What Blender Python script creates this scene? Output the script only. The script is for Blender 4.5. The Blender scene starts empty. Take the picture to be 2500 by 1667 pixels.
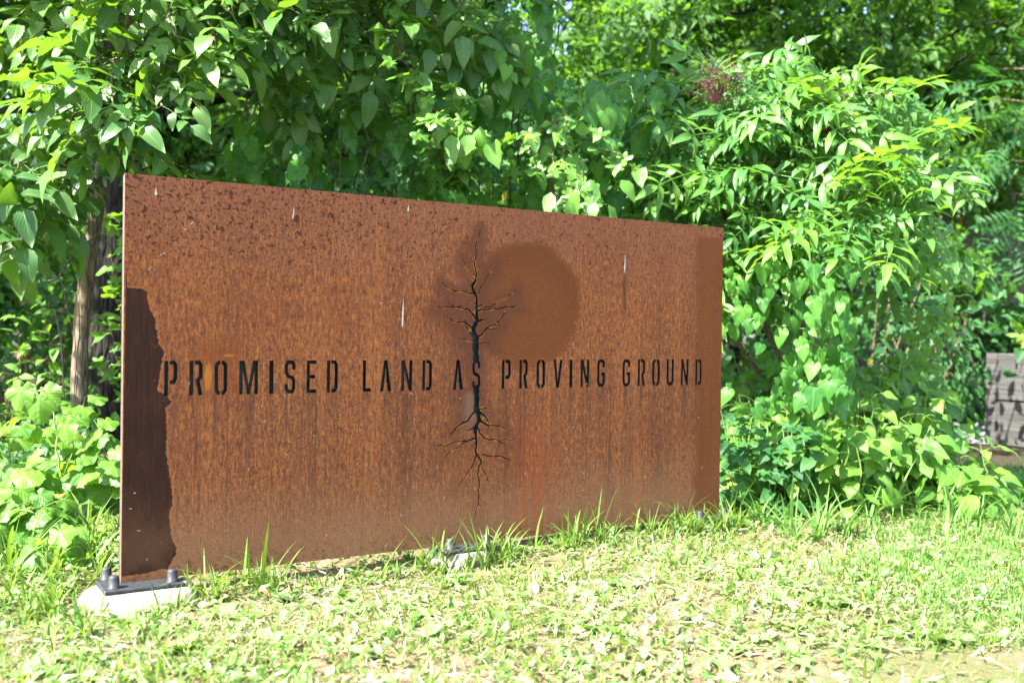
import bpy, math, random
import numpy as np
from mathutils import Vector, Matrix
from mathutils.geometry import delaunay_2d_cdt

rng = np.random.default_rng(7)
random.seed(7)
S = bpy.context.scene
COL = S.collection

# ------------------------------------------------------------------ camera
CAM = np.array([0.0, 0.0, 0.802])
PITCH, ROLL, FPX = -0.0077, 0.0133, 2430.0
cd = bpy.data.cameras.new('camera')
cam = bpy.data.objects.new('camera', cd)
COL.objects.link(cam)
S.camera = cam
cd.sensor_width = 36.0
cd.lens = FPX / 2500.0 * 36.0
cd.clip_start, cd.clip_end = 0.05, 1500.0
_f = np.array([0, math.cos(PITCH), math.sin(PITCH)])
_u = np.array([0, -math.sin(PITCH), math.cos(PITCH)])
_r = np.array([1.0, 0, 0])
RIGHT = math.cos(ROLL) * _r + math.sin(ROLL) * _u
UP = -math.sin(ROLL) * _r + math.cos(ROLL) * _u
FWD = _f
cam.matrix_world = Matrix(((RIGHT[0], UP[0], -FWD[0], CAM[0]), (RIGHT[1], UP[1], -FWD[1], CAM[1]),
                           (RIGHT[2], UP[2], -FWD[2], CAM[2]), (0, 0, 0, 1)))
cd.dof.use_dof = True
cd.dof.focus_distance = 3.45
cd.dof.aperture_fstop = 2.4

# ------------------------------------------------------------------ sky and sun
SUN_AZ = math.radians(233.5)      # compass bearing of the sun, clockwise from +Y
SUN_EL = math.radians(50.0)
SUN = np.array([math.sin(SUN_AZ) * math.cos(SUN_EL), math.cos(SUN_AZ) * math.cos(SUN_EL), math.sin(SUN_EL)])
world = bpy.data.worlds.new('World')
S.world = world
world.use_nodes = True
wn = world.node_tree
wn.nodes.clear()
sky = wn.nodes.new('ShaderNodeTexSky')
sky.sky_type = 'NISHITA'
sky.sun_disc = False
sky.sun_elevation = SUN_EL
sky.sun_rotation = SUN_AZ
sky.dust_density = 1.5
bg = wn.nodes.new('ShaderNodeBackground')
bg.inputs['Strength'].default_value = 0.115
wo = wn.nodes.new('ShaderNodeOutputWorld')
wn.links.new(sky.outputs[0], bg.inputs[0])
wn.links.new(bg.outputs[0], wo.inputs[0])
sl = bpy.data.lights.new('sun', 'SUN')
sl.energy = 5.0
sl.angle = math.radians(0.53)
sl.color = (1.0, 0.955, 0.88)
sun = bpy.data.objects.new('sun', sl)
COL.objects.link(sun)
sun.rotation_euler = Vector(-SUN).to_track_quat('-Z', 'Y').to_euler()
sun.location = (-6, -5, 9)
S.view_settings.view_transform = 'Standard'
S.view_settings.look = 'None'
S.view_settings.exposure = 2.6
S.view_settings.gamma = 1.0
S.cycles.use_denoising = True
S.cycles.max_bounces = 7
S.cycles.diffuse_bounces = 2
S.cycles.transmission_bounces = 4
S.cycles.sample_clamp_indirect = 8.0

# ------------------------------------------------------------------ helpers
def horizon(px):
    return 833.5 + PITCH * FPX + ROLL * (px - 1250)

def at(px, py, depth):
    return np.array([(px - 1250) / FPX * depth, depth, CAM[2] - (py - horizon(px)) / FPX * depth])

def project(P):
    Q = np.asarray(P, float) - CAM
    z = Q @ FWD
    z = np.where(np.abs(z) < 1e-6, 1e-6, z)
    return 1250 + FPX * (Q @ RIGHT) / z, 833.5 - FPX * (Q @ UP) / z, z

def tag(o, label=None, cat=None, group=None, kind=None):
    if label: o['label'] = label
    if cat: o['category'] = cat
    if group: o['group'] = group
    if kind: o['kind'] = kind
    return o

def empty(name, loc, label=None, cat=None, group=None, rz=0.0):
    o = bpy.data.objects.new(name, None)
    o.empty_display_size = 0.05
    COL.objects.link(o)
    o.location = [float(v) for v in loc]
    o.rotation_euler = (0, 0, rz)
    return tag(o, label, cat, group)

def link(name, me, parent=None, mat=None):
    if mat is not None and not me.materials:
        me.materials.append(mat)
    o = bpy.data.objects.new(name, me)
    COL.objects.link(o)
    if parent is not None:
        o.parent = parent
    return o

def tri_mesh(name, V, F, uv=None, attrs=None, smooth=True, mat=None):
    V = np.ascontiguousarray(V, dtype=np.float32)
    F = np.ascontiguousarray(F, dtype=np.int32)
    me = bpy.data.meshes.new(name)
    n = F.shape[1]
    me.vertices.add(len(V))
    me.vertices.foreach_set('co', V.ravel())
    me.loops.add(F.size)
    me.loops.foreach_set('vertex_index', F.ravel())
    me.polygons.add(len(F))
    me.polygons.foreach_set('loop_start', np.arange(0, F.size, n, dtype=np.int32))
    me.polygons.foreach_set('use_smooth', np.full(len(F), smooth))
    if uv is not None:
        l = me.uv_layers.new(name='UVMap')
        l.data.foreach_set('uv', np.ascontiguousarray(uv, dtype=np.float32)[F.ravel()].ravel())
    for k, a in (attrs or {}).items():
        at_ = me.attributes.new(k, 'FLOAT', 'POINT')
        at_.data.foreach_set('value', np.ascontiguousarray(a, dtype=np.float32))
    me.update(calc_edges=True)
    me.validate()
    if mat is not None:
        me.materials.append(mat)
    return me

def box_vf(x0, x1, y0, y1, z0, z1, bev=0.0):
    """axis box with optional chamfer, as V, F(quads+tris turned to tris)"""
    import bmesh
    bm = bmesh.new()
    bmesh.ops.create_cube(bm, size=1.0)
    for v in bm.verts:
        v.co = ((x0 + x1) / 2 + v.co.x * (x1 - x0), (y0 + y1) / 2 + v.co.y * (y1 - y0), (z0 + z1) / 2 + v.co.z * (z1 - z0))
    if bev > 0:
        bmesh.ops.bevel(bm, geom=bm.edges[:] , offset=bev, segments=1, affect='EDGES')
    return bm

def bm_link(name, bm, mat, parent=None, smooth=False):
    me = bpy.data.meshes.new(name)
    bm.to_mesh(me)
    bm.free()
    for p in me.polygons:
        p.use_smooth = smooth
    me.materials.append(mat)
    return link(name, me, parent)

def box(name, x0, x1, y0, y1, z0, z1, mat, parent=None, bev=0.003):
    return bm_link(name, box_vf(x0, x1, y0, y1, z0, z1, bev), mat, parent)

class NT:
    """small node-tree writer"""
    def __init__(self, name):
        self.m = bpy.data.materials.new(name)
        self.m.use_nodes = True
        self.t = self.m.node_tree
        self.t.nodes.clear()
        self.out = self.t.nodes.new('ShaderNodeOutputMaterial')
    def n(self, kind, **kw):
        nd = self.t.nodes.new('ShaderNode' + kind)
        for k, v in kw.items():
            setattr(nd, k, v)
        return nd
    def put(self, sock, v):
        if v is None:
            return
        if isinstance(v, bpy.types.NodeSocket):
            self.t.links.new(v, sock)
        elif isinstance(v, (tuple, list)) and len(v) == 3 and sock.type == 'RGBA':
            sock.default_value = (*v, 1)
        else:
            sock.default_value = v
    def math(self, op, a, b=None, c=None, clamp=False):
        nd = self.n('Math', operation=op, use_clamp=clamp)
        for i, v in enumerate((a, b, c)):
            self.put(nd.inputs[i], v)
        return nd.outputs[0]
    def ramp(self, v, lo, hi, a=0.0, b=1.0, smooth=True):
        nd = self.n('MapRange', interpolation_type='SMOOTHSTEP' if smooth else 'LINEAR')
        for i, x in enumerate((v, lo, hi, a, b)):
            self.put(nd.inputs[i], x)
        return nd.outputs[0]
    def mix(self, f, a, b, kind='MIX'):
        nd = self.n('Mix', data_type='RGBA', blend_type=kind)
        self.put(nd.inputs[0], f); self.put(nd.inputs[6], a); self.put(nd.inputs[7], b)
        return nd.outputs[2]
    def noise(self, vec, scale, detail=3.0, rough=0.55, dist=0.0, out=0):
        nd = self.n('TexNoise')
        self.put(nd.inputs['Vector'], vec); self.put(nd.inputs['Scale'], scale)
        self.put(nd.inputs['Detail'], detail); self.put(nd.inputs['Roughness'], rough); self.put(nd.inputs['Distortion'], dist)
        return nd.outputs[out]
    def voronoi(self, vec, scale, feature='F1', out=0):
        nd = self.n('TexVoronoi', feature=feature)
        self.put(nd.inputs['Vector'], vec); self.put(nd.inputs['Scale'], scale)
        return nd.outputs[out]
    def attr(self, name):
        return self.n('Attribute', attribute_name=name).outputs['Fac']
    def coord(self, which='Object'):
        return self.n('TexCoord').outputs[which]
    def mapping(self, vec, scale=(1, 1, 1), loc=(0, 0, 0), rot=(0, 0, 0)):
        nd = self.n('Mapping')
        self.put(nd.inputs[0], vec)
        nd.inputs['Location'].default_value = loc; nd.inputs['Rotation'].default_value = rot; nd.inputs['Scale'].default_value = scale
        return nd.outputs[0]
    def sep(self, vec):
        nd = self.n('SeparateXYZ'); self.put(nd.inputs[0], vec)
        return nd.outputs
    def bump(self, h, strength=0.3, dist=0.01):
        nd = self.n('Bump'); self.put(nd.inputs['Height'], h); nd.inputs['Strength'].default_value = strength; nd.inputs['Distance'].default_value = dist
        return nd.outputs[0]
    def principled(self, color, rough=0.6, metal=0.0, spec=0.5, normal=None):
        nd = self.n('BsdfPrincipled')
        self.put(nd.inputs['Base Color'], color); self.put(nd.inputs['Roughness'], rough); self.put(nd.inputs['Metallic'], metal)
        self.put(nd.inputs['Specular IOR Level'], spec)
        if normal is not None: self.put(nd.inputs['Normal'], normal)
        return nd.outputs[0]
    def done(self, shader):
        self.t.links.new(shader, self.out.inputs[0])
        return self.m

# ------------------------------------------------------------------ ground sheet and setting
PLATE_O = np.array([-1.1564, 2.9607, 0.0448])
YAW, PW, PH = 0.5559, 2.4114, 1.219
PD = np.array([math.cos(YAW), math.sin(YAW), 0.0])
PN = np.array([math.sin(YAW), -math.cos(YAW), 0.0])

def mat_ground():
    t = NT('lawn_soil')
    c = t.coord('Object')
    n1 = t.noise(c, 1.3, 4); n2 = t.noise(c, 26, 5, 0.7); n3 = t.noise(c, 150, 3, 0.7)
    soil = t.mix(n2, (0.13, 0.085, 0.055), (0.30, 0.22, 0.15))
    straw = t.mix(n3, (0.10, 0.085, 0.035), (0.27, 0.22, 0.11))
    col = t.mix(t.ramp(n2, 0.40, 0.62), soil, straw)
    col = t.mix(t.math('MULTIPLY', t.ramp(n1, 0.45, 0.65), 0.5), col, (0.07, 0.12, 0.02))
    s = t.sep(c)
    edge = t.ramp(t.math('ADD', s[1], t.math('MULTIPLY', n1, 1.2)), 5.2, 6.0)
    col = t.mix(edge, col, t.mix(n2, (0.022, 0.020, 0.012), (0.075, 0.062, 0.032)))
    return t.done(t.principled(col, 0.9, 0, 0.2, t.bump(t.math('ADD', n2, n3), 0.8, 0.02)))

def build_ground():
    m = mat_ground()
    xs = np.concatenate([np.linspace(-300, -8, 12), np.linspace(-7, 9, 65), np.linspace(10, 300, 12)])
    ys = np.concatenate([np.linspace(-300, -1, 12), np.linspace(0, 9, 61), np.linspace(10, 400, 14)])
    X, Y = np.meshgrid(xs, ys)
    near = np.exp(-((X - 1) / 6) ** 2 - ((Y - 3.5) / 3) ** 2)
    Z = near * (0.012 * np.sin(X * 3.1 + Y * 1.7) + 0.010 * np.sin(Y * 5.3 - X * 2.2)) - 0.008
    V = np.stack([X, Y, Z], -1).reshape(-1, 3)
    nx, ny = len(xs), len(ys)
    i = np.arange(nx * ny).reshape(ny, nx)
    F = np.stack([i[:-1, :-1], i[:-1, 1:], i[1:, 1:], i[1:, :-1]], -1).reshape(-1, 4)
    g = link('ground', tri_mesh('ground', V, F, mat=m))
    tag(g, kind='structure')
    return g
build_ground()

# ------------------------------------------------------------------ the weathering-steel sign
CRACKS = [
    [(1.210,0.659,17.2), (1.208,0.693,15.6), (1.206,0.724,17.2), (1.210,0.738,17.2), (1.200,0.754,14.8), (1.196,0.775,11.7), (1.207,0.792,14.1), (1.213,0.802,10.2), (1.210,0.823,7.0), (1.209,0.843,6.3), (1.209,0.867,5.5), (1.208,0.890,6.3), (1.201,0.904,6.3), (1.191,0.919,6.3), (1.189,0.929,7.0), (1.203,0.945,4.7), (1.206,0.968,3.5), (1.202,0.992,3.5), (1.197,1.007,3.5), (1.201,1.026,2.3), (1.206,1.043,2.3), (1.203,1.060,2.0), (1.201,1.077,2.0), (1.208,1.101,2.0), (1.220,1.131,1.2)],
    [(1.207,0.899,3.9), (1.176,0.900,3.1), (1.149,0.908,2.7), (1.118,0.907,2.7), (1.099,0.915,2.3), (1.077,0.923,2.0), (1.063,0.939,1.6)],
    [(1.209,0.802,5.5), (1.201,0.816,4.7), (1.189,0.832,3.9), (1.173,0.844,3.1), (1.154,0.845,2.7), (1.123,0.849,2.3), (1.100,0.850,2.3), (1.074,0.846,2.0), (1.044,0.848,1.6)],
    [(1.119,0.852,2.0), (1.100,0.860,1.6), (1.084,0.877,1.2)],
    [(1.192,0.775,5.5), (1.178,0.786,3.9), (1.162,0.796,3.5), (1.139,0.797,2.7), (1.112,0.800,2.3), (1.089,0.815,1.6)],
    [(1.161,0.798,2.0), (1.168,0.818,1.6), (1.165,0.837,1.2)],
    [(1.194,0.746,3.9), (1.178,0.763,2.3), (1.164,0.779,2.0), (1.162,0.788,1.6)],
    [(1.204,0.732,3.9), (1.179,0.731,3.1), (1.148,0.735,1.6)],
    [(1.214,0.897,2.3), (1.223,0.918,2.0), (1.242,0.950,2.0), (1.261,0.979,1.6), (1.289,1.003,1.2)],
    [(1.203,0.945,2.3), (1.193,0.953,2.3), (1.183,0.962,2.3), (1.169,0.975,2.0), (1.167,0.990,1.6), (1.155,1.010,1.6), (1.147,1.023,1.2)],
    [(1.210,0.836,3.5), (1.228,0.843,3.1), (1.263,0.846,2.7), (1.295,0.848,2.7), (1.331,0.858,2.7), (1.352,0.856,2.3), (1.385,0.859,1.2)],
    [(1.212,0.840,2.0), (1.236,0.849,1.6), (1.271,0.856,1.6), (1.291,0.869,1.6), (1.327,0.884,1.6), (1.359,0.906,1.2), (1.375,0.922,1.2)],
    [(1.217,0.801,6.3), (1.228,0.806,4.7), (1.248,0.810,2.0)],
    [(1.214,0.743,5.5), (1.233,0.753,4.7), (1.245,0.769,3.9), (1.256,0.779,3.1), (1.280,0.790,3.5), (1.308,0.809,2.7), (1.332,0.834,1.6)],
    [(1.256,0.777,2.3), (1.272,0.772,2.0), (1.288,0.773,1.2)],
    [(1.280,0.789,2.0), (1.296,0.789,1.2), (1.316,0.792,0.8)],
    [(1.210,0.853,2.3), (1.224,0.860,2.0), (1.239,0.864,1.2)],
    [(1.208,0.860,2.3), (1.196,0.866,2.0), (1.181,0.870,1.2)],
    [(1.218,0.721,2.0), (1.241,0.724,1.6), (1.271,0.724,1.2)],
    [(1.196,1.007,1.6), (1.188,1.018,1.2), (1.178,1.037,0.8)],
    [(1.204,0.990,1.6), (1.214,0.996,1.2), (1.222,1.003,0.8)],
    [(1.212,0.567,15.7), (1.212,0.559,15.7), (1.215,0.531,13.1), (1.215,0.504,13.1), (1.213,0.482,14.8), (1.224,0.466,15.7), (1.226,0.443,13.1), (1.220,0.432,9.6), (1.210,0.417,10.5), (1.213,0.387,6.1), (1.216,0.357,5.2), (1.215,0.323,5.2), (1.228,0.307,4.4), (1.238,0.291,4.4), (1.225,0.273,3.5), (1.222,0.246,3.5), (1.230,0.215,2.6), (1.226,0.181,2.6), (1.227,0.140,2.2), (1.216,0.110,1.7), (1.211,0.084,1.3)],
    [(1.206,0.474,6.1), (1.191,0.460,5.2), (1.179,0.443,4.4), (1.164,0.436,3.5), (1.143,0.426,3.1), (1.115,0.402,2.2), (1.099,0.383,1.3)],
    [(1.166,0.437,2.2), (1.149,0.444,1.3)],
    [(1.209,0.417,5.2), (1.192,0.411,3.5), (1.173,0.407,1.3)],
    [(1.212,0.380,4.4), (1.184,0.371,3.5), (1.163,0.370,3.1), (1.128,0.368,2.6), (1.095,0.357,2.2), (1.051,0.357,1.3)],
    [(1.186,0.371,2.2), (1.158,0.362,2.2), (1.137,0.347,1.7), (1.118,0.343,1.3)],
    [(1.214,0.360,2.6), (1.191,0.351,1.3)],
    [(1.215,0.319,3.5), (1.205,0.289,2.6), (1.194,0.271,2.6), (1.173,0.244,2.2), (1.154,0.224,1.7), (1.141,0.210,1.3)],
    [(1.219,0.483,4.4), (1.248,0.486,3.1), (1.274,0.481,1.3)],
    [(1.230,0.470,5.2), (1.248,0.458,3.9), (1.262,0.440,3.5), (1.266,0.427,1.7)],
    [(1.229,0.440,6.1), (1.249,0.429,4.4), (1.271,0.421,3.5), (1.311,0.419,2.6), (1.338,0.403,1.7)],
    [(1.218,0.419,4.4), (1.229,0.394,3.5), (1.245,0.378,3.5), (1.267,0.370,3.1), (1.303,0.368,2.6), (1.330,0.353,2.2), (1.346,0.340,1.3)],
    [(1.310,0.364,1.7), (1.348,0.369,1.3), (1.384,0.367,0.9)],
    [(1.226,0.318,2.6), (1.250,0.317,2.6), (1.277,0.309,2.6), (1.304,0.310,2.6), (1.331,0.301,2.2), (1.353,0.294,2.2), (1.366,0.278,1.3)],
    [(1.238,0.287,2.6), (1.242,0.264,2.2), (1.260,0.246,2.2), (1.265,0.221,1.7), (1.278,0.202,1.3)],
    [(1.266,0.417,1.7), (1.258,0.400,1.7), (1.260,0.385,0.9)],
    [(1.229,0.140,1.3), (1.236,0.131,0.9)],
    [(1.112,0.332,1.3), (1.085,0.315,1.3), (1.062,0.301,0.9)],
]
PATCH = [(-0.05, 0.878), (0.057, 0.879), (0.065, 0.873), (0.068, 0.851), (0.074, 0.825), (0.087, 0.794), (0.098, 0.781), (0.092, 0.768), (0.098, 0.746), (0.101, 0.72), (0.109, 0.705), (0.12, 0.689), (0.114, 0.667), (0.112, 0.649), (0.106, 0.636), (0.108, 0.614), (0.1, 0.584), (0.106, 0.568), (0.119, 0.561), (0.134, 0.548), (0.143, 0.538), (0.137, 0.525), (0.122, 0.523), (0.126, 0.499), (0.129, 0.446), (0.128, 0.372), (0.134, 0.346), (0.144, 0.283), (0.146, 0.256), (0.149, 0.22), (0.138, 0.203), (0.138, 0.186), (0.143, 0.159), (0.145, 0.123), (0.161, 0.086), (0.161, 0.068), (0.15, 0.051), (0.138, 0.03), (0.091, 0.022), (0.049, 0.018), (-0.05, 0.019)]
LETTERS = [('P', 0.1191, 0.1579), ('R', 0.1935, 0.2345), ('O', 0.2705, 0.3107), ('M', 0.3482, 0.4087), ('I', 0.4448, 0.4597), ('S', 0.4964, 0.5328), ('E', 0.5712, 0.6036), ('D', 0.6406, 0.6795), ('L', 0.7693, 0.7993), ('A', 0.8326, 0.875), ('N', 0.9123, 0.9544), ('D', 0.9931, 1.0315), ('A', 1.1156, 1.1573), ('S', 1.1945, 1.2286), ('P', 1.319, 1.3585), ('R', 1.3956, 1.4327), ('O', 1.472, 1.5109), ('V', 1.5483, 1.5899), ('I', 1.6235, 1.6369), ('N', 1.6755, 1.7166), ('G', 1.7552, 1.7932), ('G', 1.8807, 1.9191), ('R', 1.9576, 1.9956), ('O', 2.0318, 2.0728), ('U', 2.1087, 2.1471), ('N', 2.1861, 2.2265), ('D', 2.2652, 2.3001)]


def stroke(pts, w):
    """thick mitred polyline -> polygon"""
    P = np.array(pts, float)
    n = len(P)
    L, R = [], []
    for i in range(n):
        a = P[i] - P[i - 1] if i else P[1] - P[0]
        b = P[i + 1] - P[i] if i < n - 1 else P[-1] - P[-2]
        a = a / np.linalg.norm(a); b = b / np.linalg.norm(b)
        na, nb = np.array([-a[1], a[0]]), np.array([-b[1], b[0]])
        m = na + nb
        m = m / np.linalg.norm(m)
        k = w / 2 / max(0.35, m @ na)
        L.append(P[i] + m * k); R.append(P[i] - m * k)
    return np.array(L + R[::-1])

def glyph(ch):
    """stencil capitals on a box 0..1 wide (x) and 0..2.75 high (y); strokes in the same unit"""
    H, w = 2.75, 0.30
    h = w / 2
    c = 0.28
    q = []
    g = 0.10           # stencil bridge
    if ch == 'I':
        q = [[(0, 0), (1, 0), (1, H), (0, H)]]
    elif ch == 'L':
        q = [[(0, 0), (1, 0), (1, w), (w * 1.25, w), (w * 1.25, H), (0, H)]]
    elif ch == 'P':
        q = [[(0, 0), (w, 0), (w, H), (0, H)], stroke([(w + g, H - h), (1 - c, H - h), (1 - h, H - c - .06), (1 - h, 1.35), (1 - c, 1.08), (w + g, 1.08)], w)]
    elif ch == 'R':
        q = [[(0, 0), (w, 0), (w, H), (0, H)], stroke([(w + g, H - h), (1 - c, H - h), (1 - h, H - c - .06), (1 - h, 1.45), (.60, 1.18), (.66, 1.02), (1 - h, 0)], w)]
    elif ch == 'O':
        q = [stroke([(.5 - g / 2, H - h), (c + .04, H - h), (h, H - c - .1), (h, c + .1), (c + .04, h), (.5 - g / 2, h)], w),
             stroke([(.5 + g / 2, H - h), (.96 - c, H - h), (1 - h, H - c - .1), (1 - h, c + .1), (.96 - c, h), (.5 + g / 2, h)], w)]
    elif ch == 'D':
        q = [[(0, 0), (w, 0), (w, H), (0, H)], stroke([(w + g, H - h), (.98 - c, H - h), (1 - h, H - c - .1), (1 - h, c + .1), (.98 - c, h), (w + g, h)], w)]
    elif ch == 'S':
        q = [stroke([(1 - h, 1.98), (1 - h, H - c - .1), (.98 - c, H - h), (c + .02, H - h), (h, H - c - .1), (h, 1.75), (c, 1.45), (1 - c, 1.30), (1 - h, 1.05), (1 - h, c + .1), (.98 - c, h), (c + .02, h), (h, c + .1), (h, .77)], w)]
    elif ch == 'E':
        a = w * 1.1
        q = [[(0, 0), (1, 0), (1, w), (a, w), (a, 1.22), (.88, 1.22), (.88, 1.52), (a, 1.52), (a, H - w), (1, H - w), (1, H), (0, H)]]
    elif ch == 'A':
        q = [[(0, 0), (.30, 0), (.50, 2.05), (.56, 1.05), (.50, 1.05), (.50, .80), (.60, .80), (.70, 0), (1, 0), (.64, H), (.34, H)]]
    elif ch == 'V':
        q = [[(.34, 0), (.66, 0), (1, H), (.72, H), (.50, .72), (.28, H), (0, H)]]
    elif ch == 'N':
        q = [[(0, 0), (.27, 0), (.27, 1.75), (.70, 0), (1, 0), (1, H), (.73, H), (.73, 1.0), (.30, H), (0, H)]]
    elif ch == 'M':
        v = .19
        q = [[(0, 0), (v, 0), (v, 1.85), (.42, 0), (.58, 0), (1 - v, 1.85), (1 - v, 0), (1, 0), (1, H), (.72, H), (.50, .80), (.28, H), (0, H)]]
    elif ch == 'U':
        q = [stroke([(h, H), (h, c + .1), (c + .04, h), (.96 - c, h), (1 - h, c + .1), (1 - h, H)], w)]
    elif ch == 'G':
        q = [stroke([(1 - h, 1.98), (1 - h, H - c - .1), (.98 - c, H - h), (c + .02, H - h), (h, H - c - .1), (h, c + .1), (c + .04, h), (.96 - c, h), (1 - h, c + .1), (1 - h, 1.30), (.52, 1.30)], w)]
    return [np.array(p, float) / [1, H] for p in q]

V0, V1 = 0.5545, 0.6612

def letter_polys():
    out = []
    for ch, a, b in LETTERS:
        for p in glyph(ch):
            out.append(np.stack([a + p[:, 0] * (b - a), V0 + p[:, 1] * (V1 - V0)], 1))
    return out

def in_poly(P, poly):
    x, y = P[:, 0], P[:, 1]
    ins = np.zeros(len(P), bool)
    n = len(poly)
    for i in range(n):
        x1, y1 = poly[i]; x2, y2 = poly[(i + 1) % n]
        c = (y1 > y) != (y2 > y)
        if abs(y2 - y1) > 1e-12:
            ins ^= c & (x < (x2 - x1) * (y - y1) / (y2 - y1) + x1)
    return ins

def seg_dist(P, A, B):
    d = B - A
    t = np.clip(((P - A) @ d) / max(d @ d, 1e-12), 0, 1)
    return np.linalg.norm(P - A - t[:, None] * d, axis=1), t

def refine(line, step=0.011):
    """break a traced crack into short crooked pieces"""
    P = [np.array(line[0], float)]
    for a, b in zip(line[:-1], line[1:]):
        a, b = np.array(a, float), np.array(b, float)
        L = np.hypot(*(b - a)[:2])
        k = max(1, int(L / step))
        nrm = np.array([-(b - a)[1], (b - a)[0]]) / max(L, 1e-9)
        for j in range(1, k + 1):
            q = a + (b - a) * j / k
            if j < k:
                q[:2] += nrm * rng.normal(0, 0.0016)
                q[2] *= rng.uniform(0.65, 1.4)
            P.append(q)
    return np.array(P)

def mat_rust():
    t = NT('weathered_rust_steel')
    c = t.coord('Object')
    s = t.sep(c)
    u, v = s[0], s[2]
    patch = t.attr('patch'); crack = t.attr('crack'); drip = t.attr('drip')
    fine = t.noise(c, 420, 4, 0.75)
    grain = t.noise(t.mapping(c, (190, 1, 24)), 1.0, 5, 0.74)
    wide = t.noise(t.mapping(c, (7, 1, 0.55), (2, 0, 4)), 1.0, 4, 0.6)
    streak = t.noise(t.mapping(c, (22, 1, 1.1)), 1.0, 4, 0.6)
    cloud = t.noise(c, 3.2, 4, 0.55)
    cloud2 = t.noise(t.mapping(c, (1, 1, 1), (5, 3, 2)), 7.5, 4, 0.6)
    col = t.mix(t.ramp(grain, 0.34, 0.66), (0.150, 0.056, 0.032), (0.335, 0.128, 0.048))
    col = t.mix(t.math('MULTIPLY', t.ramp(fine, 0.42, 0.70), 0.40), col, (0.40, 0.175, 0.075))
    gran = t.noise(t.mapping(c, (1, 1, 0.6)), 190, 4, 0.7)
    col = t.mix(t.math('MULTIPLY', t.ramp(gran, 0.52, 0.60), 0.75), col, (0.095, 0.040, 0.030))
    col = t.mix(t.math('MULTIPLY', t.ramp(gran, 0.46, 0.38), 0.6), col, (0.46, 0.19, 0.065))
    col = t.mix(t.math('MULTIPLY', t.ramp(cloud, 0.44, 0.68), 0.55), col, (0.20, 0.070, 0.033))
    col = t.mix(t.math('MULTIPLY', t.ramp(streak, 0.54, 0.76), 0.42), col, (0.115, 0.052, 0.035))
    col = t.mix(t.math('MULTIPLY', t.ramp(wide, 0.50, 0.66), 0.60), col, (0.120, 0.050, 0.034))
    col = t.mix(t.math('MULTIPLY', t.ramp(wide, 0.48, 0.28), 0.30), col, (0.40, 0.165, 0.062))
    # small grey-black pin specks all over
    spk = t.noise(t.mapping(c, (300, 300, 85)), 1.0, 3, 0.65)
    col = t.mix(t.math('MULTIPLY', t.ramp(spk, 0.55, 0.68), 0.70), col, (0.075, 0.052, 0.050))
    mott = t.noise(t.mapping(c, (95, 1, 34), (1, 0, 3)), 1.0, 4, 0.7)
    col = t.mix(t.math('MULTIPLY', t.ramp(mott, 0.52, 0.62), 0.66), col, (0.070, 0.036, 0.032))
    col = t.mix(t.math('MULTIPLY', t.ramp(mott, 0.47, 0.36), 0.50), col, (0.52, 0.215, 0.075))
    runs = t.noise(t.mapping(c, (60, 1, 1.6), (7, 0, 1)), 1.0, 4, 0.65)
    col = t.mix(t.math('MULTIPLY', t.ramp(runs, 0.52, 0.66), t.ramp(v, 0.85, 0.45, 0.12, 0.60)), col, (0.080, 0.042, 0.036))
    # the top is more purple-brown
    top = t.ramp(t.math('ADD', v, t.math('MULTIPLY', cloud2, 0.5)), 1.10, 1.52)
    col = t.mix(t.math('MULTIPLY', top, 0.55), col, t.mix(t.math('ADD', t.math('MULTIPLY', fine, 0.5), t.math('MULTIPLY', gran, 0.5)), (0.36, 0.175, 0.125), (0.105, 0.045, 0.036)))
    # paler tan towards the foot of the plate
    foot = t.ramp(t.math('ADD', v, t.math('MULTIPLY', cloud2, 0.16)), 0.42, 0.10)
    col = t.mix(t.math('MULTIPLY', foot, 0.66), col, t.mix(gran, (0.42, 0.255, 0.165), (0.14, 0.075, 0.048)))
    mud = t.math('MULTIPLY', t.ramp(v, 0.10, 0.0), t.ramp(t.noise(c, 42, 4, 0.7), 0.52, 0.60))
    col = t.mix(t.math('MULTIPLY', mud, 0.6), col, (0.07, 0.045, 0.03))
    # dark blotches thick at the top left, thinning to the right and down
    den = t.math('ADD', t.math('MULTIPLY', t.ramp(v, 0.70, 1.12), 0.115), t.math('MULTIPLY', t.ramp(u, 1.5, 0.2), 0.035))
    den = t.math('MULTIPLY', den, t.ramp(patch, 0.02, -0.04))
    bl = t.noise(c, 46, 4, 0.66, 0.3)
    bl2 = t.noise(t.mapping(c, (1, 1, 1), (3, 7, 1)), 92, 3, 0.62, 0.3)
    thr = t.math('SUBTRACT', 0.725, den)
    b1 = t.ramp(t.math('SUBTRACT', bl, thr), 0.0, 0.018)
    b2 = t.ramp(t.math('SUBTRACT', bl2, thr), 0.0, 0.022)
    blot = t.math('MULTIPLY', t.math('MAXIMUM', b1, b2), t.ramp(v, 0.55, 0.80))
    col = t.mix(t.math('MULTIPLY', blot, 0.86), col, t.mix(fine, (0.030, 0.011, 0.007), (0.075, 0.030, 0.018)))
    # round water stain right of the tree
    du = t.math('SUBTRACT', u, 1.425); dv = t.math('SUBTRACT', v, 0.868)
    rr = t.math('SQRT', t.math('ADD', t.math('MULTIPLY', du, du), t.math('MULTIPLY', t.math('MULTIPLY', dv, dv), 1.06)))
    rr = t.math('ADD', rr, t.math('MULTIPLY', t.math('SUBTRACT', cloud2, 0.5), 0.055))
    rim = t.math('MULTIPLY', t.ramp(rr, 0.245, 0.215), t.ramp(rr, 0.09, 0.21))
    inside = t.ramp(t.math('ADD', rr, t.math('MULTIPLY', t.math('SUBTRACT', bl, 0.5), 0.10)), 0.256, 0.236)
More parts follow.
